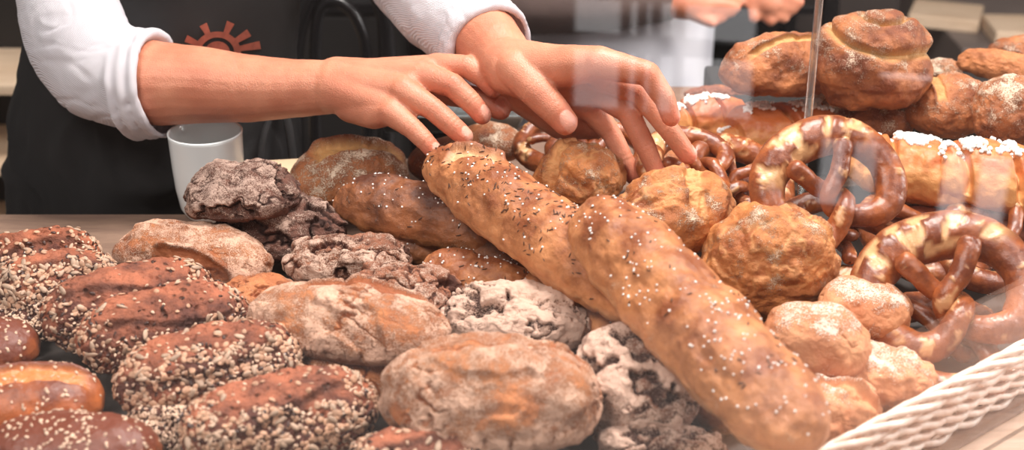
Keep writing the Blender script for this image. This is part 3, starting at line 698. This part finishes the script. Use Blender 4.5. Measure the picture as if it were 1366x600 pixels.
for i in range(nz):
    z = -.72 + (.16 + .72) * i / (nz - 1)
    for j in range(na):
        t = (-1 + 2 * j / (na - 1)) * 1.5; f_ = 1 + .015 * math.sin(t * 9 + z * 4) * (1 if z < .1 else .4)
        V.append((c0[0] + (hw * 1.12) * math.sin(t) * f_, 1.13 - .185 * math.cos(t) * f_, z))
i = np.arange(nz * na).reshape(nz, na); ap2 = kid(link('apron', mesh_np('apron', np.array(V), np.stack([i[:-1, :-1], i[:-1, 1:], i[1:, 1:], i[1:, :-1]], -1).reshape(-1, 4)), M['white_apron']), p2)
so = ap2.modifiers.new('s', 'SOLIDIFY'); so.thickness = .004
print('people', time.time() - T0)

# ---- background: racks behind the counter
def rack(label, x0, x1, y0, y1, zs, ztop, wm=M['shelf_wood'], open_front=True, slats=True, cat='shelf rack'):
    r = empty('shelf_rack', ((x0 + x1) / 2, (y0 + y1) / 2, -.9)); tag(r, label, cat)
    for (px_, py_) in ((x0, y0), (x1, y0), (x0, y1), (x1, y1)):
        m = MB(); m.box(px_ - .015, px_ + .015, py_ - .015, py_ + .015, -.9, ztop); kid(m.build('post', M['black_metal'], None, False, .002), r)
    for z in zs:
        m = MB(); m.box(x0, x1, y0, y1, z - .018, z); kid(m.build('shelf', wm, None, False, .002), r)
    m = MB(); m.box(x0, x1, y1, y1 + .01, -.88, ztop); kid(m.build('back_panel', M['dark'], None), r)
    return r
rack('black rack with pale wooden shelves left of the apron', -1.5, -.60, 1.0, 1.20, (-.133, -.278, -.43, -.58), .6)
rack('dark rack with deep empty shelves behind the white apron', .28, .64, 1.55, 1.95, (-.60, -.42, -.30, -.16, .02), .5, M['black_metal'])
rack('grey metal rack with black shelves behind the black chair', -.52, -.02, 1.5, 1.9, (-.55, -.35, -.2), .4, M['black_metal'])
# low grey cabinet with pale boards, top right
cabx0, caby = tx(1205, 50, 1.75)[0], 1.75
m = MB(); m.box(1.0, 2.15, caby + .05, caby + .6, -.9, -.33); cab = m.build('cabinet', simple('grey_brown_laminate', (112, 100, 94), .5, .05, 6), None, False, .004); tag(cab, 'low grey-brown cabinet in the far back, top right', 'cabinet')
m = MB(); m.box(1.0, 2.15, caby + .035, caby + .05, -.60, -.58); m.box(1.45, 1.456, caby + .035, caby + .05, -.9, -.36); kid(m.build('door_gap', M['dark']), cab)
def plank(a, b, y, h, lab):
    p = PZ(*a, y); q = PZ(*b, y); yc = (p[1] + q[1]) / 2; m = MB(); L = q[0] - p[0]; ang = math.atan2(q[2] - p[2], L)
    m.box(-L / 2, L / 2, -.07, .07, -h / 2, h / 2); o = m.build('wooden_board', M['shelf_wood'], None, False, .004); o.location = ((p[0] + q[0]) / 2, yc, y); o.rotation_euler = (0, 0, math.atan2(q[1] - p[1], L)); tag(o, lab, 'board', None); return o
# ---- chair (black bentwood)
chr_ = empty('bentwood_chair', (-.20, .92, -.9)); tag(chr_, 'black bentwood chair with round back behind the baker\'s forearm', 'chair')
def part_tube(name, pts, r, n=12): m = MB(); m.tube(catmull(pts, 10), r, n); return kid(m.build(name, M['black_metal'], None, True), chr_)
Y1 = .80
part_tube('outer_hoop', [tx(405, 330, Y1), tx(395, 190, Y1), tx(395, 60, Y1), tx(425, -20, Y1), tx(470, -35, Y1), tx(508, 5, Y1), tx(516, 90, Y1), tx(514, 200, Y1), tx(510, 330, Y1)], .0125)
part_tube('inner_hoop', [tx(425, 330, Y1), tx(420, 120, Y1), tx(425, 20, Y1), tx(450, 2, Y1), tx(478, 30, Y1), tx(490, 100, Y1), tx(488, 330, Y1)], .009)
sc_ = (tx(405, 330, Y1) + tx(510, 330, Y1)) / 2
m = MB(); m.lathe([(0, -.012), (.19, -.012), (.20, 0), (.19, .012), (0, .014)], 40, (sc_[0], sc_[1] + .0, -.42)); kid(m.build('seat', M['black_metal'], None, True), chr_)
for dx, dy in ((-.13, -.12), (.13, -.12), (-.13, .12), (.13, .12)): part_tube('leg', [(sc_[0] + dx, sc_[1] + dy, -.43), (sc_[0] + dx * 1.15, sc_[1] + dy * 1.15, -.68), (sc_[0] + dx * 1.3, sc_[1] + dy * 1.3, -.9)], .012)
for s_ in (405, 510): a = tx(s_, 330, Y1); part_tube('back_post', [a, (a[0], Y1, -.43), (a[0], Y1, -.9)], .012)
m = MB(); a = tx(425, 20, .9); b = tx(510, 260, .9)
m.box(a[0] - .07, b[0] + .02, 1.03, 1.3, -.9, -.02); blk = m.build('dustbin', M['dark'], None, False, .01); tag(blk, 'black square bin standing in the dark behind the chair', 'bin')
m = MB(); m.box(a[0] - .075, b[0] + .025, 1.025, 1.305, -.02, .0); kid(m.build('lid', M['black_metal'], None, False, .003), blk)
# pale blocks and steel counter seen past the forearm
def block(name, px0, py0, px1, py1, y, d, mat, lab, cat, bevel=.003, group=None):
    a = tx(px0, py1, y); b = tx(px1, py0, y); m = MB(); zc = a[2]; m.box(a[0], b[0], y, y + d, min(a[2], b[2]), max(a[2], b[2])); o = m.build(name, mat, None, False, bevel); tag(o, lab, cat, group); return o
# steel tub at the back of the counter
def tub(px0, px1, pyt, y, d, h, lab):
    a = tx(px0, pyt, y); b = tx(px1, pyt, y); cx_, W_ = (a[0] + b[0]) / 2, (b[0] - a[0]) / 2; z1 = a[2]; cyy = y + d / 2
    t = empty('steel_tub', (cx_, cyy, z1 - h)); tag(t, lab, 'tub'); m = MB()
    def ring(w, dd, z): return [(cx_ - w, cyy - dd, z), (cx_ + w, cyy - dd, z), (cx_ + w, cyy + dd, z), (cx_ - w, cyy + dd, z)]
    rings = [ring(W_ * .88, d * .42, z1 - h), ring(W_, d / 2, z1 - .004), ring(W_ + .012, d / 2 + .012, z1 - .004), ring(W_ + .012, d / 2 + .012, z1), ring(W_ - .003, d / 2 - .003, z1), ring(W_ * .86, d * .40, z1 - h + .004)]
    vs = sum(rings, []); fs = [(3, 2, 1, 0), tuple(range(20, 24))] + [(4 * i + j, 4 * i + (j + 1) % 4, 4 * i + 4 + (j + 1) % 4, 4 * i + 4 + j) for i in range(5) for j in range(4)]
    m.poly(vs, fs); kid(m.build('body', M['steel'], None, False, .002), t); return t
tub(500, 700, 150, .42, .16, .032, 'shallow steel tub at the back of the counter beneath the fingers')

# ---- clear upright rod
rp = PZ(1075, 190, .12); m = MB(); m.tube([(rp[0], rp[1], 0.0), (rp[0], rp[1], .55)], .0042, 16)
rod = m.build('glass_rod', glass('rod_glass', (.80, .84, .83)), None, True); tag(rod, 'thin clear upright rod rising behind the large pretzel', 'rod')
def rodmat():
    t = NT('rod_acrylic'); lw = t.n('ShaderNodeLayerWeight'); lw.inputs['Blend'].default_value = .5
    tr = t.n('ShaderNodeBsdfTransparent'); tr.inputs[0].default_value = (.86, .90, .89, 1); gl = t.n('ShaderNodeBsdfGlossy'); gl.inputs['Roughness'].default_value = .25
    mx = t.n('ShaderNodeMixShader'); t.l(t.math('ADD', .38, t.math('MULTIPLY', t.math('POWER', lw.outputs['Facing'], 2.0), .6)), mx.inputs[0]); t.l(tr.outputs[0], mx.inputs[1]); t.l(gl.outputs[0], mx.inputs[2]); t.l(mx.outputs[0], t.out.inputs[0]); return t.m
rod.data.materials[0] = rodmat()

# ---- cream boards
bd = PZ(440, 258, .03); m = MB(); m.box(-.085, .085, -.06, .06, 0, .012); o = m.build('bread_board', M['board'], None, False, .004); o.location = (bd[0], bd[1] + .02, .03); o.rotation_euler = (0, 0, .15)
tag(o, 'cream board under the speckled loaf behind the mug', 'board')

SEEDMIX = [('oat', 170), ('sesame', 260), ('sunflower', 60), ('linseed', 200)]
def flank(sgn=-1, lim=.0):
    def f(x, yy, nz, P, seed):
        w = fbm(P / .03, 3, seed + 50) * .5
        return ss(lim + .05, lim - .2, yy * -sgn * -1 if sgn > 0 else yy + w) * ss(-.5, -.1, nz) * .9 + .06 + .7 * ss(.55, .8, np.abs(x)) * ss(-.2, .1, nz)
    return f
SD = dict(typ='seeded', mat='seeded', hw=.62, p=2.4)
def S(label, A, B, v, seed, roll=32, mix=SEEDMIX, lim=0.0, **k):
    kw = dict(SD); kw.update(k)
    return loaf('multigrain_loaf', label, 'bread', A, B, v, roll=roll, seed=seed, seeds=mix, spread=flank(-1, lim), group='seed-covered multigrain loaves', **kw)
S('seed-covered brown loaf at the back end of the shingled row, by the counter edge', (-28, 352, .055), (135, 338, .05), 82, 1)
S('seed-covered loaf, second from the back, heavy with oats and sunflower kernels', (-8, 388, .055), (158, 362, .05), 84, 2, lim=.25, mix=[('oat', 320), ('sesame', 260), ('sunflower', 120), ('linseed', 200)])
S('brown seeded loaf with scattered oats and a dark-edged top, third from the back', (55, 432, .055), (285, 378, .055), 112, 3, lim=-.1)
S('brown seeded loaf with a smooth pitted crust, fourth in the shingled row', (103, 462, .055), (332, 408, .055), 112, 4, lim=-.35)
S('seeded loaf with a pale band of oats and kernels, fifth in the shingled row', (153, 520, .055), (402, 462, .06), 118, 5, lim=.22, mix=[('oat', 420), ('sesame', 420), ('sunflower', 90), ('linseed', 170)])
S('seeded loaf with smooth reddish top and clumped seeds, nearest in the shingled row', (240, 588, .055), (502, 528, .055), 128, 6, lim=-.05, mix=[('oat', 420), ('sesame', 420), ('sunflower', 60), ('linseed', 170)])
S('seeded loaf cut off by the bottom edge below the large floured bun', (462, 612, .05), (668, 606, .05), 80, 7, roll=20, lim=-.2)
SES = [('sesame', 900), ('linseed', 170)]
S('dark roll crusted with fine sesame low between the loaves at left', (-15, 425, .03), (78, 428, .03), 62, 8, mix=SES, lim=.8, bake=.5, lvl=6)
S('dark roll crusted with fine sesame in the gap under the fifth seeded loaf', (165, 572, .03), (290, 575, .03), 75, 9, mix=SES, lim=.8, bake=.5, lvl=6)

G = dict(typ='glazed', mat='sesame_roll', hw=.62, p=2.3)
def GS(label, A, B, v, seed, n, **k):
    kw = dict(G); kw.update(k)
    return loaf('sesame_roll', label, 'bread', A, B, v, seed=seed, seeds=[('sesame', n)], seedname='sesame_seeds', spread=lambda x, yy, nz, P, s: ss(.2, .7, nz) * ss(-.15, .1, fbm(P / .04, 2, s) + .1), group='glazed sesame rolls', **kw)
GS('dark glazed sesame roll highest at the left edge', (-75, 462, .04), (52, 460, .04), 78, 21, 70, bake=.5)
GS('golden scored sesame roll between two darker ones at the left edge', (-70, 535, .05), (138, 527, .045), 100, 22, 80, bake=-.15, scores=[(.0, -.1, 8, .055, .011, .003)])
GS('reddish glazed sesame roll in the bottom left corner', (-20, 592, .045), (212, 598, .045), 100, 23, 190, bake=.35)

# dark cracked rye
def RY(label, A, B, v, seed, mat='rye', **k):
    kw = dict(typ='rye', hw=.66, p=2.3, lump=.16); kw.update(k)
    return loaf('rye_loaf', label, 'bread', A, B, v, mat=mat, seed=seed, group='floured cracked rye loaves', **kw)
RY('dark floured cracked loaf leaning on the mug, topmost of its pair', (250, 262, .085), (400, 248, .095), 76, 31, 'rye_dark', flour=.12, flat=.35, hw=.55)
RY('dark jagged loaf below the one leaning on the mug', (282, 312, .045), (462, 300, .05), 92, 32, 'rye_dark')
RY('brown loaf with flaky cracked crust in front of the dark jagged loaf', (380, 350, .05), (548, 338, .05), 76, 33, flour=.05)
RY('flat reddish loaf with wrinkled floured crust above the long pale loaf', (468, 382, .045), (618, 400, .045), 78, 34, flour=-.1, bake=-.15)
RY('loaf with thick white flour plates and dark cracks behind the large floured bun', (594, 418, .055), (788, 432, .055), 92, 136, flour=.4, bake=-.1)
RY('round dark cracked loaf with heavy white flour beside the large bun', (762, 520, .05), (932, 508, .055), 158, 36, flour=.25, hw=.85)
RY('white floured cracked loaf low in the gap at the bottom edge', (800, 600, .03), (972, 598, .03), 78, 37, flour=.3)
# light floured
WH = dict(typ='wheat', mat='wheat', hw=.62, p=2.3, lump=.08)
def W_(label, A, B, v, seed, **k):
    kw = dict(WH); kw.update(k)
    return loaf('floured_loaf', label, 'bread', A, B, v, seed=seed, group='pale floured loaves', **kw)
W_('oval pinkish loaf with split flank in front of the mug', (157, 322, .05), (360, 356, .05), 84, 41, flour=.1, bake=.25, scores=[(.25, -.86, -4, .05, .010, .003)])
W_('long pale floured loaf in the middle of the heap', (335, 402, .07), (592, 452, .07), 104, 42, flour=.08, taper=-.05, scores=[(.1, .45, 6, .06, .007, .003)])
W_('large knobbly floured bun at the bottom centre', (512, 512, .075), (804, 532, .075), 158, 43, flour=.04, hw=.68, lump=.12)
W_('small orange-brown roll wedged behind the long pale loaf', (296, 402, .045), (402, 388, .045), 66, 44, flour=-.25, bake=.2)
W_('brown loaf hidden beneath the long pale loaf', (395, 492, .03), (530, 508, .03), 80, 45, flour=-.2, bake=.2)
loaf('speckled_loaf', 'greyish speckled loaf with an open dark crust seam behind the mug', 'bread', (384, 238, .055), (545, 228, .06), 88, 'big', 'big', seed=46, hw=.7, flour=.2, bake=.2, scores=[(.2, .15, 10, .055, .016, .007)])
loaf('brown_loaf', 'dusky loaf under the fingertips at the back', 'bread', (545, 218, .04), (668, 206, .04), 62, 'big', 'big', seed=47, flour=-.1, bake=.5, lvl=6)
loaf('brown_loaf', 'round pale-crusted loaf behind the high end of the caraway stick', 'bread', (610, 185, .05), (700, 195, .05), 55, 'big', 'big', seed=48, flour=.1, bake=.1, lvl=6)

# baguette-like sticks
def ridge(x, yy, nz, P, s): return ss(.15, .7, nz) * (.25 + ss(-.1, .2, fbm(P / .03, 3, s)))
BG = dict(typ='baguette', mat='baguette', hw=.82, p=3.0, lump=.08)
def BS(label, A, B, v, seed, seeds, **k):
    kw = dict(BG); kw.update(k)
    return loaf('bread_stick', label, 'bread', A, B, v, seed=seed, seeds=seeds, seedname='salt_and_caraway', spread=ridge, group='salted caraway bread sticks', **kw)
BS('dark brown stick with coarse salt lying left under the caraway stick', (450, 258, .07), (712, 318, .06), 88, 51, [('salt', 75), ('caraway', 50)], mat='baguette_dark', p=2.6)
BS('stick thick with caraway seeds reaching up to the fingertips', (583, 208, .12), (872, 412, .095), 104, 52, [('caraway', 330), ('salt', 130)], bend=.0, bake=-.02, scores=[(-.62, .05, 30, .03, .012, .006)])
BS('long pale golden stick lying across the front of the heap', (786, 278, .14), (1082, 592, .095), 132, 53, [('salt', 210), ('caraway', 45)], bake=-.12, p=3.4)
BS('short golden salted stick in front of the dark brown stick', (566, 352, .055), (712, 392, .045), 66, 54, [('salt', 60), ('caraway', 30)], bake=.05)
BS('dusky stick end under the caraway stick', (612, 322, .045), (745, 362, .045), 66, 55, [('salt', 40)], mat='baguette_dark', lvl=6, bake=.2)
BS('golden stick half hidden beneath the two crossing sticks', (712, 372, .055), (905, 468, .05), 86, 56, [('salt', 40), ('caraway', 20)], bake=-.2)
BS('brown stick end between the flaky cracked loaf and the dark stick', (505, 330, .035), (600, 332, .035), 44, 57, [('salt', 30)], mat='baguette_dark', lvl=6)
BS('brown stick low beneath the golden half-hidden stick', (800, 420, .03), (985, 560, .025), 80, 58, [('salt', 30)], mat='baguette_dark', lvl=6)

# crusty buns
BN = dict(typ='bun', mat='bun', p=2.2, lump=.12)
def BU(label, A, B, v, seed, **k):
    kw = dict(BN); kw.update(k)
    return loaf('crusty_bun', label, 'bread', A, B, v, seed=seed, group='round crusty buns', **kw)
BU('big round brown bun below the large pretzel', (940, 352, .065), (1112, 342, .065), 150, 61, hw=.95, bake=.05, scores=[(.3, .1, -50, .045, .004, .003)])
BU('round bun with a torn crust between the pale stick and the big round bun', (828, 292, .095), (972, 272, .085), 112, 62, hw=.9, scores=[(.15, -.2, 60, .035, .010, .003)])
BU('craggy golden bun under the thumb', (722, 225, .095), (832, 240, .095), 84, 63, hw=.8, lump=.16, bake=-.05, scores=[(-.4, -.1, 70, .03, .007, .003)])
# pale rolls
WR = dict(typ='white', mat='white', p=2.4, lump=.09)
def WW(label, A, B, v, seed, **k):
    kw = dict(WR); kw.update(k)
    return loaf('pale_roll', label, 'bread', A, B, v, seed=seed, group='small pale floured rolls', **kw)
WW('small pale floured roll touching the lower pretzel', (1090, 398, .06), (1218, 425, .055), 82, 71, hw=.7)
WW('larger pale roll with floury top beside the end of the long stick', (1016, 440, .065), (1164, 468, .06), 100, 72, hw=.8)
WW('knobbly pale roll nearest the wicker rim', (1125, 512, .035), (1236, 500, .035), 90, 73, hw=.85, lump=.25)
WW('crackled pale roll at the bottom between the long stick and the wicker rim', (1060, 560, .03), (1170, 545, .03), 92, 74, hw=.85, lump=.25, scores=[(.1, 0, -50, .03, .006, .004)])

# pretzels
def PR(label, px, py, z, **k): return pretzel(label, PZ(px, py, z), group='salted pretzels', **k)
PR('large glossy pretzel with a pale split patch, uppermost in the heap', 1108, 256, .12, size=0.060, rot=24, lean=42, yaw=6, seed=81, thick=.24)
PR('pretzel lying directly beneath the large uppermost one', 1122, 318, .07, size=0.054, rot=150, lean=66, yaw=-10, seed=82, salt=60)
PR('big coiled pretzel by the wicker rim at right', 1266, 396, .07, size=0.066, rot=24, lean=52, yaw=-14, seed=83, thick=.245, salt=190)
PR('pretzel lying flat under the big coiled one', 1262, 462, .025, size=0.066, rot=80, lean=86, yaw=0, seed=84, salt=90)
PR('flat pretzel just right of the fingertips', 925, 222, .095, size=0.050, rot=60, lean=74, yaw=20, seed=85, salt=60)
PR('pretzel tucked between the fingers and the large pretzel', 985, 240, .075, size=0.050, rot=-40, lean=62, yaw=30, seed=86, salt=50)
PR('dark pretzel strand pile under the palm', 800, 205, .075, size=0.048, rot=20, lean=76, yaw=0, seed=87, salt=40)
PR('orange pretzel behind the thumb tip', 745, 190, .07, size=0.042, rot=170, lean=70, yaw=-30, seed=88, salt=20, thick=.2)
PR('pretzel in shadow under the sugared pastry at right', 1240, 312, .045, size=0.060, rot=100, lean=74, yaw=10, seed=89, salt=50)
PR('pretzel in shadow at the right edge under the sugared pastry', 1345, 330, .05, size=0.060, rot=30, lean=70, yaw=-10, seed=90, salt=50)

# sugared pastries
SG = dict(typ='sugar', mat='sugar_bun', p=2.5, lump=.1, hw=.75)
def SU(label, A, B, v, seed, n=260, **k):
    kw = dict(SG); kw.update(k)
    def sp(x, yy, nz, P, s): return ss(.3, .75, nz) * ss(-.12, .12, fbm(P / .03, 3, s)) * ss(.5, -.4, np.abs(yy))
    return loaf('sugared_pastry', label, 'pastry', A, B, v, seed=seed, seeds=[('sugar', n)], seedname='pearl_sugar', spread=sp, group='braided pastries with pearl sugar', **kw)
SU('small orange sugared braid behind the little finger side of the hand', (892, 160, .07), (1005, 158, .07), 64, 91, bake=.1)
SU('orange braided pastry under the great loaves, crossed by the clear rod', (958, 172, .075), (1150, 172, .07), 72, 92, bake=.2, n=300)
SU('pale yellow sugared braid right of the large pretzel', (1135, 205, .09), (1322, 252, .085), 92, 93, bake=-.2, n=800)
SU('pale yellow sugared braid cut off by the right edge', (1240, 222, .10), (1420, 250, .09), 96, 94, bake=-.1, n=800)
DK = dict(lvl=6, hw=.75)
loaf('glazed_roll', 'dark glossy roll in the shadow beneath the pale sugared braid', 'bread', (1172, 300, .045), (1296, 302, .045), 54, 'glazed', 'sesame_roll', seed=111, bake=.4, group='glossy rolls under the pastries', **DK)
loaf('glazed_roll', 'dark glossy roll at the right edge, above the big coiled pretzel', 'bread', (1284, 306, .045), (1410, 304, .045), 56, 'glazed', 'sesame_roll', seed=112, bake=.3, group='glossy rolls under the pastries', **DK)
loaf('glazed_roll', 'brown glossy roll in the gap between the round bun and the flat pretzel', 'bread', (955, 262, .035), (1040, 258, .035), 50, 'glazed', 'sesame_roll', seed=113, bake=.4, group='glossy rolls under the pastries', **DK)
loaf('brown_loaf', 'shaded brown loaf under the palm beside the craggy bun', 'bread', (830, 222, .035), (930, 226, .035), 52, 'big', 'big', seed=114, bake=.4, **DK)
# great loaves at the back
def BL(label, A, B, v, seed, **k):
    kw = dict(typ='big', mat='big', p=2.3, lump=.1, hw=.75); kw.update(k)
    return loaf('great_loaf', label, 'bread', A, B, v, seed=seed, group='large loaves at the back', **kw)
BL('great round loaf wound in a spiral, tallest of all', (1086, 88, .155), (1238, 88, .155), 124, 101, typ='spiral', hw=1.05, bake=.05)
BL('great oval loaf with lengthwise seam left of the spiral loaf', (966, 92, .15), (1122, 82, .15), 88, 102, hw=.9, bake=.15, scores=[(.1, -.35, 4, .06, .004, .003)])
BL('squarish floured loaf right of the spiral loaf', (1210, 145, .11), (1320, 138, .11), 82, 103, hw=.85, scores=[(-.4, 0, 80, .03, .006, .003)])
BL('tall greyish floured loaf at the right edge', (1300, 150, .12), (1400, 146, .12), 92, 104, hw=1.0, flour=.2, bake=.15)
BL('smooth golden stick loaf in the far right corner', (1276, 78, .12), (1400, 98, .12), 40, 105, hw=.9, flour=-.4, bake=-.1, lvl=6)
BL('dim loaf in the corner above the smooth golden stick', (1320, 66, .10), (1420, 60, .10), 34, 106, hw=.8, lvl=6, bake=.3)
BL('pale floured loaf beneath the spiral loaf', (1112, 162, .09), (1218, 160, .09), 52, 107, hw=.8, flour=.15, bake=.35, lvl=6)
BL('floured loaf peeping out between the great oval and spiral loaves', (1075, 140, .095), (1150, 142, .095), 44, 108, hw=.8, flour=.5, lvl=6)
BL('thin dark loaf left below the great oval loaf', (913, 124, .07), (1000, 124, .07), 20, 109, hw=.9, flour=-.3, bake=.6, lvl=6)
BL('small loaf behind, between spiral and smooth golden loaf', (1232, 92, .10), (1285, 94, .10), 30, 110, hw=.8, lvl=6, flour=.2)
# riser under the great loaves
a = PZ(990, 150, .0); b = PZ(1400, 150, .0)
m = MB(); m.box(-.20, .32, -.10, .10, 0, .07); o = m.build('riser', M['dark'], None, False, .004); c = tx(1170, 120, .34); o.location = (c[0] + .02, c[1] + .06, .0005); tag(o, 'dark riser under the great loaves', 'riser')
plank((1212, 16), (1312, 26), -.315, .03, 'pale board lying on the far cabinet, longer one')
plank((1318, 40), (1420, 42), -.3125, .035, 'pale board lying on the far cabinet at the right edge')
block('wooden_block', 366, 60, 388, 85, 1.15, .05, M['shelf_wood'], 'small pale block in the dark above the forearm', 'block')
block('wooden_block', 360, 158, 396, 186, .9, .05, M['shelf_wood'], 'pale block in the dark just below the forearm', 'block')
block('steel_bracket', 500, 52, 518, 84, 1.45, .03, M['china'], 'white bracket end seen beside the chair back', 'bracket')
print('bread', time.time() - T0)

# ------------------------------------------------------------------ wall and windows to the right, reflected by the glass screen
XW = 2.2
day = emit('daylight_pane', (250, 246, 246), 2.0)
frm = simple('window_frame_paint', (70, 64, 60), .5, .05, 8)
OPEN = [(-.96, -.56, -.44, -.17), (-.42, -.29, -.62, -.44), (-.17, -.02, -.63, -.45), (-.32, -.20, -.325, -.285)]
ys = sorted({-3.0, 3.0} | {o[0] for o in OPEN} | {o[1] for o in OPEN}); zs = sorted({-.9, 1.9} | {o[2] for o in OPEN} | {o[3] for o in OPEN})
m = MB()
for y0, y1 in zip(ys, ys[1:]):
    for z0, z1 in zip(zs, zs[1:]):
        if not any(o[0] <= (y0 + y1) / 2 <= o[1] and o[2] <= (z0 + z1) / 2 <= o[3] for o in OPEN): m.box(XW, XW + .1, y0, y1, z0, z1)
tag(m.build('wall_right', M['wall']), kind='structure')
GR = [([-.84, -.805, -.775, -.725], [-.275]), ([-.355], []), ([-.10], []), ([], [])]
for i, (y0, y1, z0, z1) in enumerate(OPEN):
    f = MB(); e = .008
    f.box(XW + .02, XW + .06, y0, y1, z0, z0 + e); f.box(XW + .02, XW + .06, y0, y1, z1 - e, z1); f.box(XW + .02, XW + .06, y0, y0 + e, z0, z1); f.box(XW + .02, XW + .06, y1 - e, y1, z0, z1)
    for k in GR[i][0]: f.box(XW + .02, XW + .05, k - .010, k + .010, z0, z1)
    for k in GR[i][1]: f.box(XW + .02, XW + .05, y0, y1, k - .016, k + .016)
    fo = f.build('window_%d' % (i + 1), frm); tag(fo, kind='structure')
    p = MB(); p.box(XW + .065, XW + .07, y0, y1, z0, z1); p.build('pane', day, fo)

w = bpy.data.worlds.new('world'); SC.world = w; w.use_nodes = True; bg = w.node_tree.nodes['Background']; bg.inputs[0].default_value = (1.0, .93, .90, 1); bg.inputs[1].default_value = .27
def area(name, loc, target, size, power, col):
    l = bpy.data.lights.new(name, 'AREA'); l.shape = 'RECTANGLE'; l.size = size[0]; l.size_y = size[1]; l.energy = power; l.color = col
    o = bpy.data.objects.new(name, l); COL.objects.link(o); o.location = loc; o.rotation_euler = (Vector(target) - Vector(loc)).to_track_quat('-Z', 'Y').to_euler(); return o
area('overhead_light', (.45, .30, 1.6), (0, .05, 0), (.5, .4), 34, (1, .94, .88))
area('overhead_light', (.25, .35, 1.75), (.25, 1.2, -.1), (.6, .4), 30, (1, .95, .92))  # unseen light added to brighten the white apron and back area
area('apron_fill', (1.75, .25, .55), (.2, 1.0, -.08), (.6, .6), 30, (1, .97, .95))  # unseen fill added low at right, lights the second person's apron
area('overhead_light', (1.4, -1.0, 1.8), (1.5, -1.0, 0), (.9, .9), 30, (1, .96, .94))  # unseen light added over the shop floor, lifts its haze in the glass
area('overhead_light', (-.9, -1.0, 1.8), (-.1, .1, 0), (.7, .7), 34, (1, .95, .9))
SC.view_settings.view_transform = 'Standard'; SC.view_settings.look = 'None'; SC.view_settings.gamma = 1; SC.view_settings.use_curve_mapping = False
SC.view_settings.exposure = -0.2
SC.cycles.max_bounces = 8; SC.cycles.transparent_max_bounces = 16; SC.cycles.sample_clamp_indirect = 6
SC.cycles.use_denoising = True
print('done', time.time() - T0)
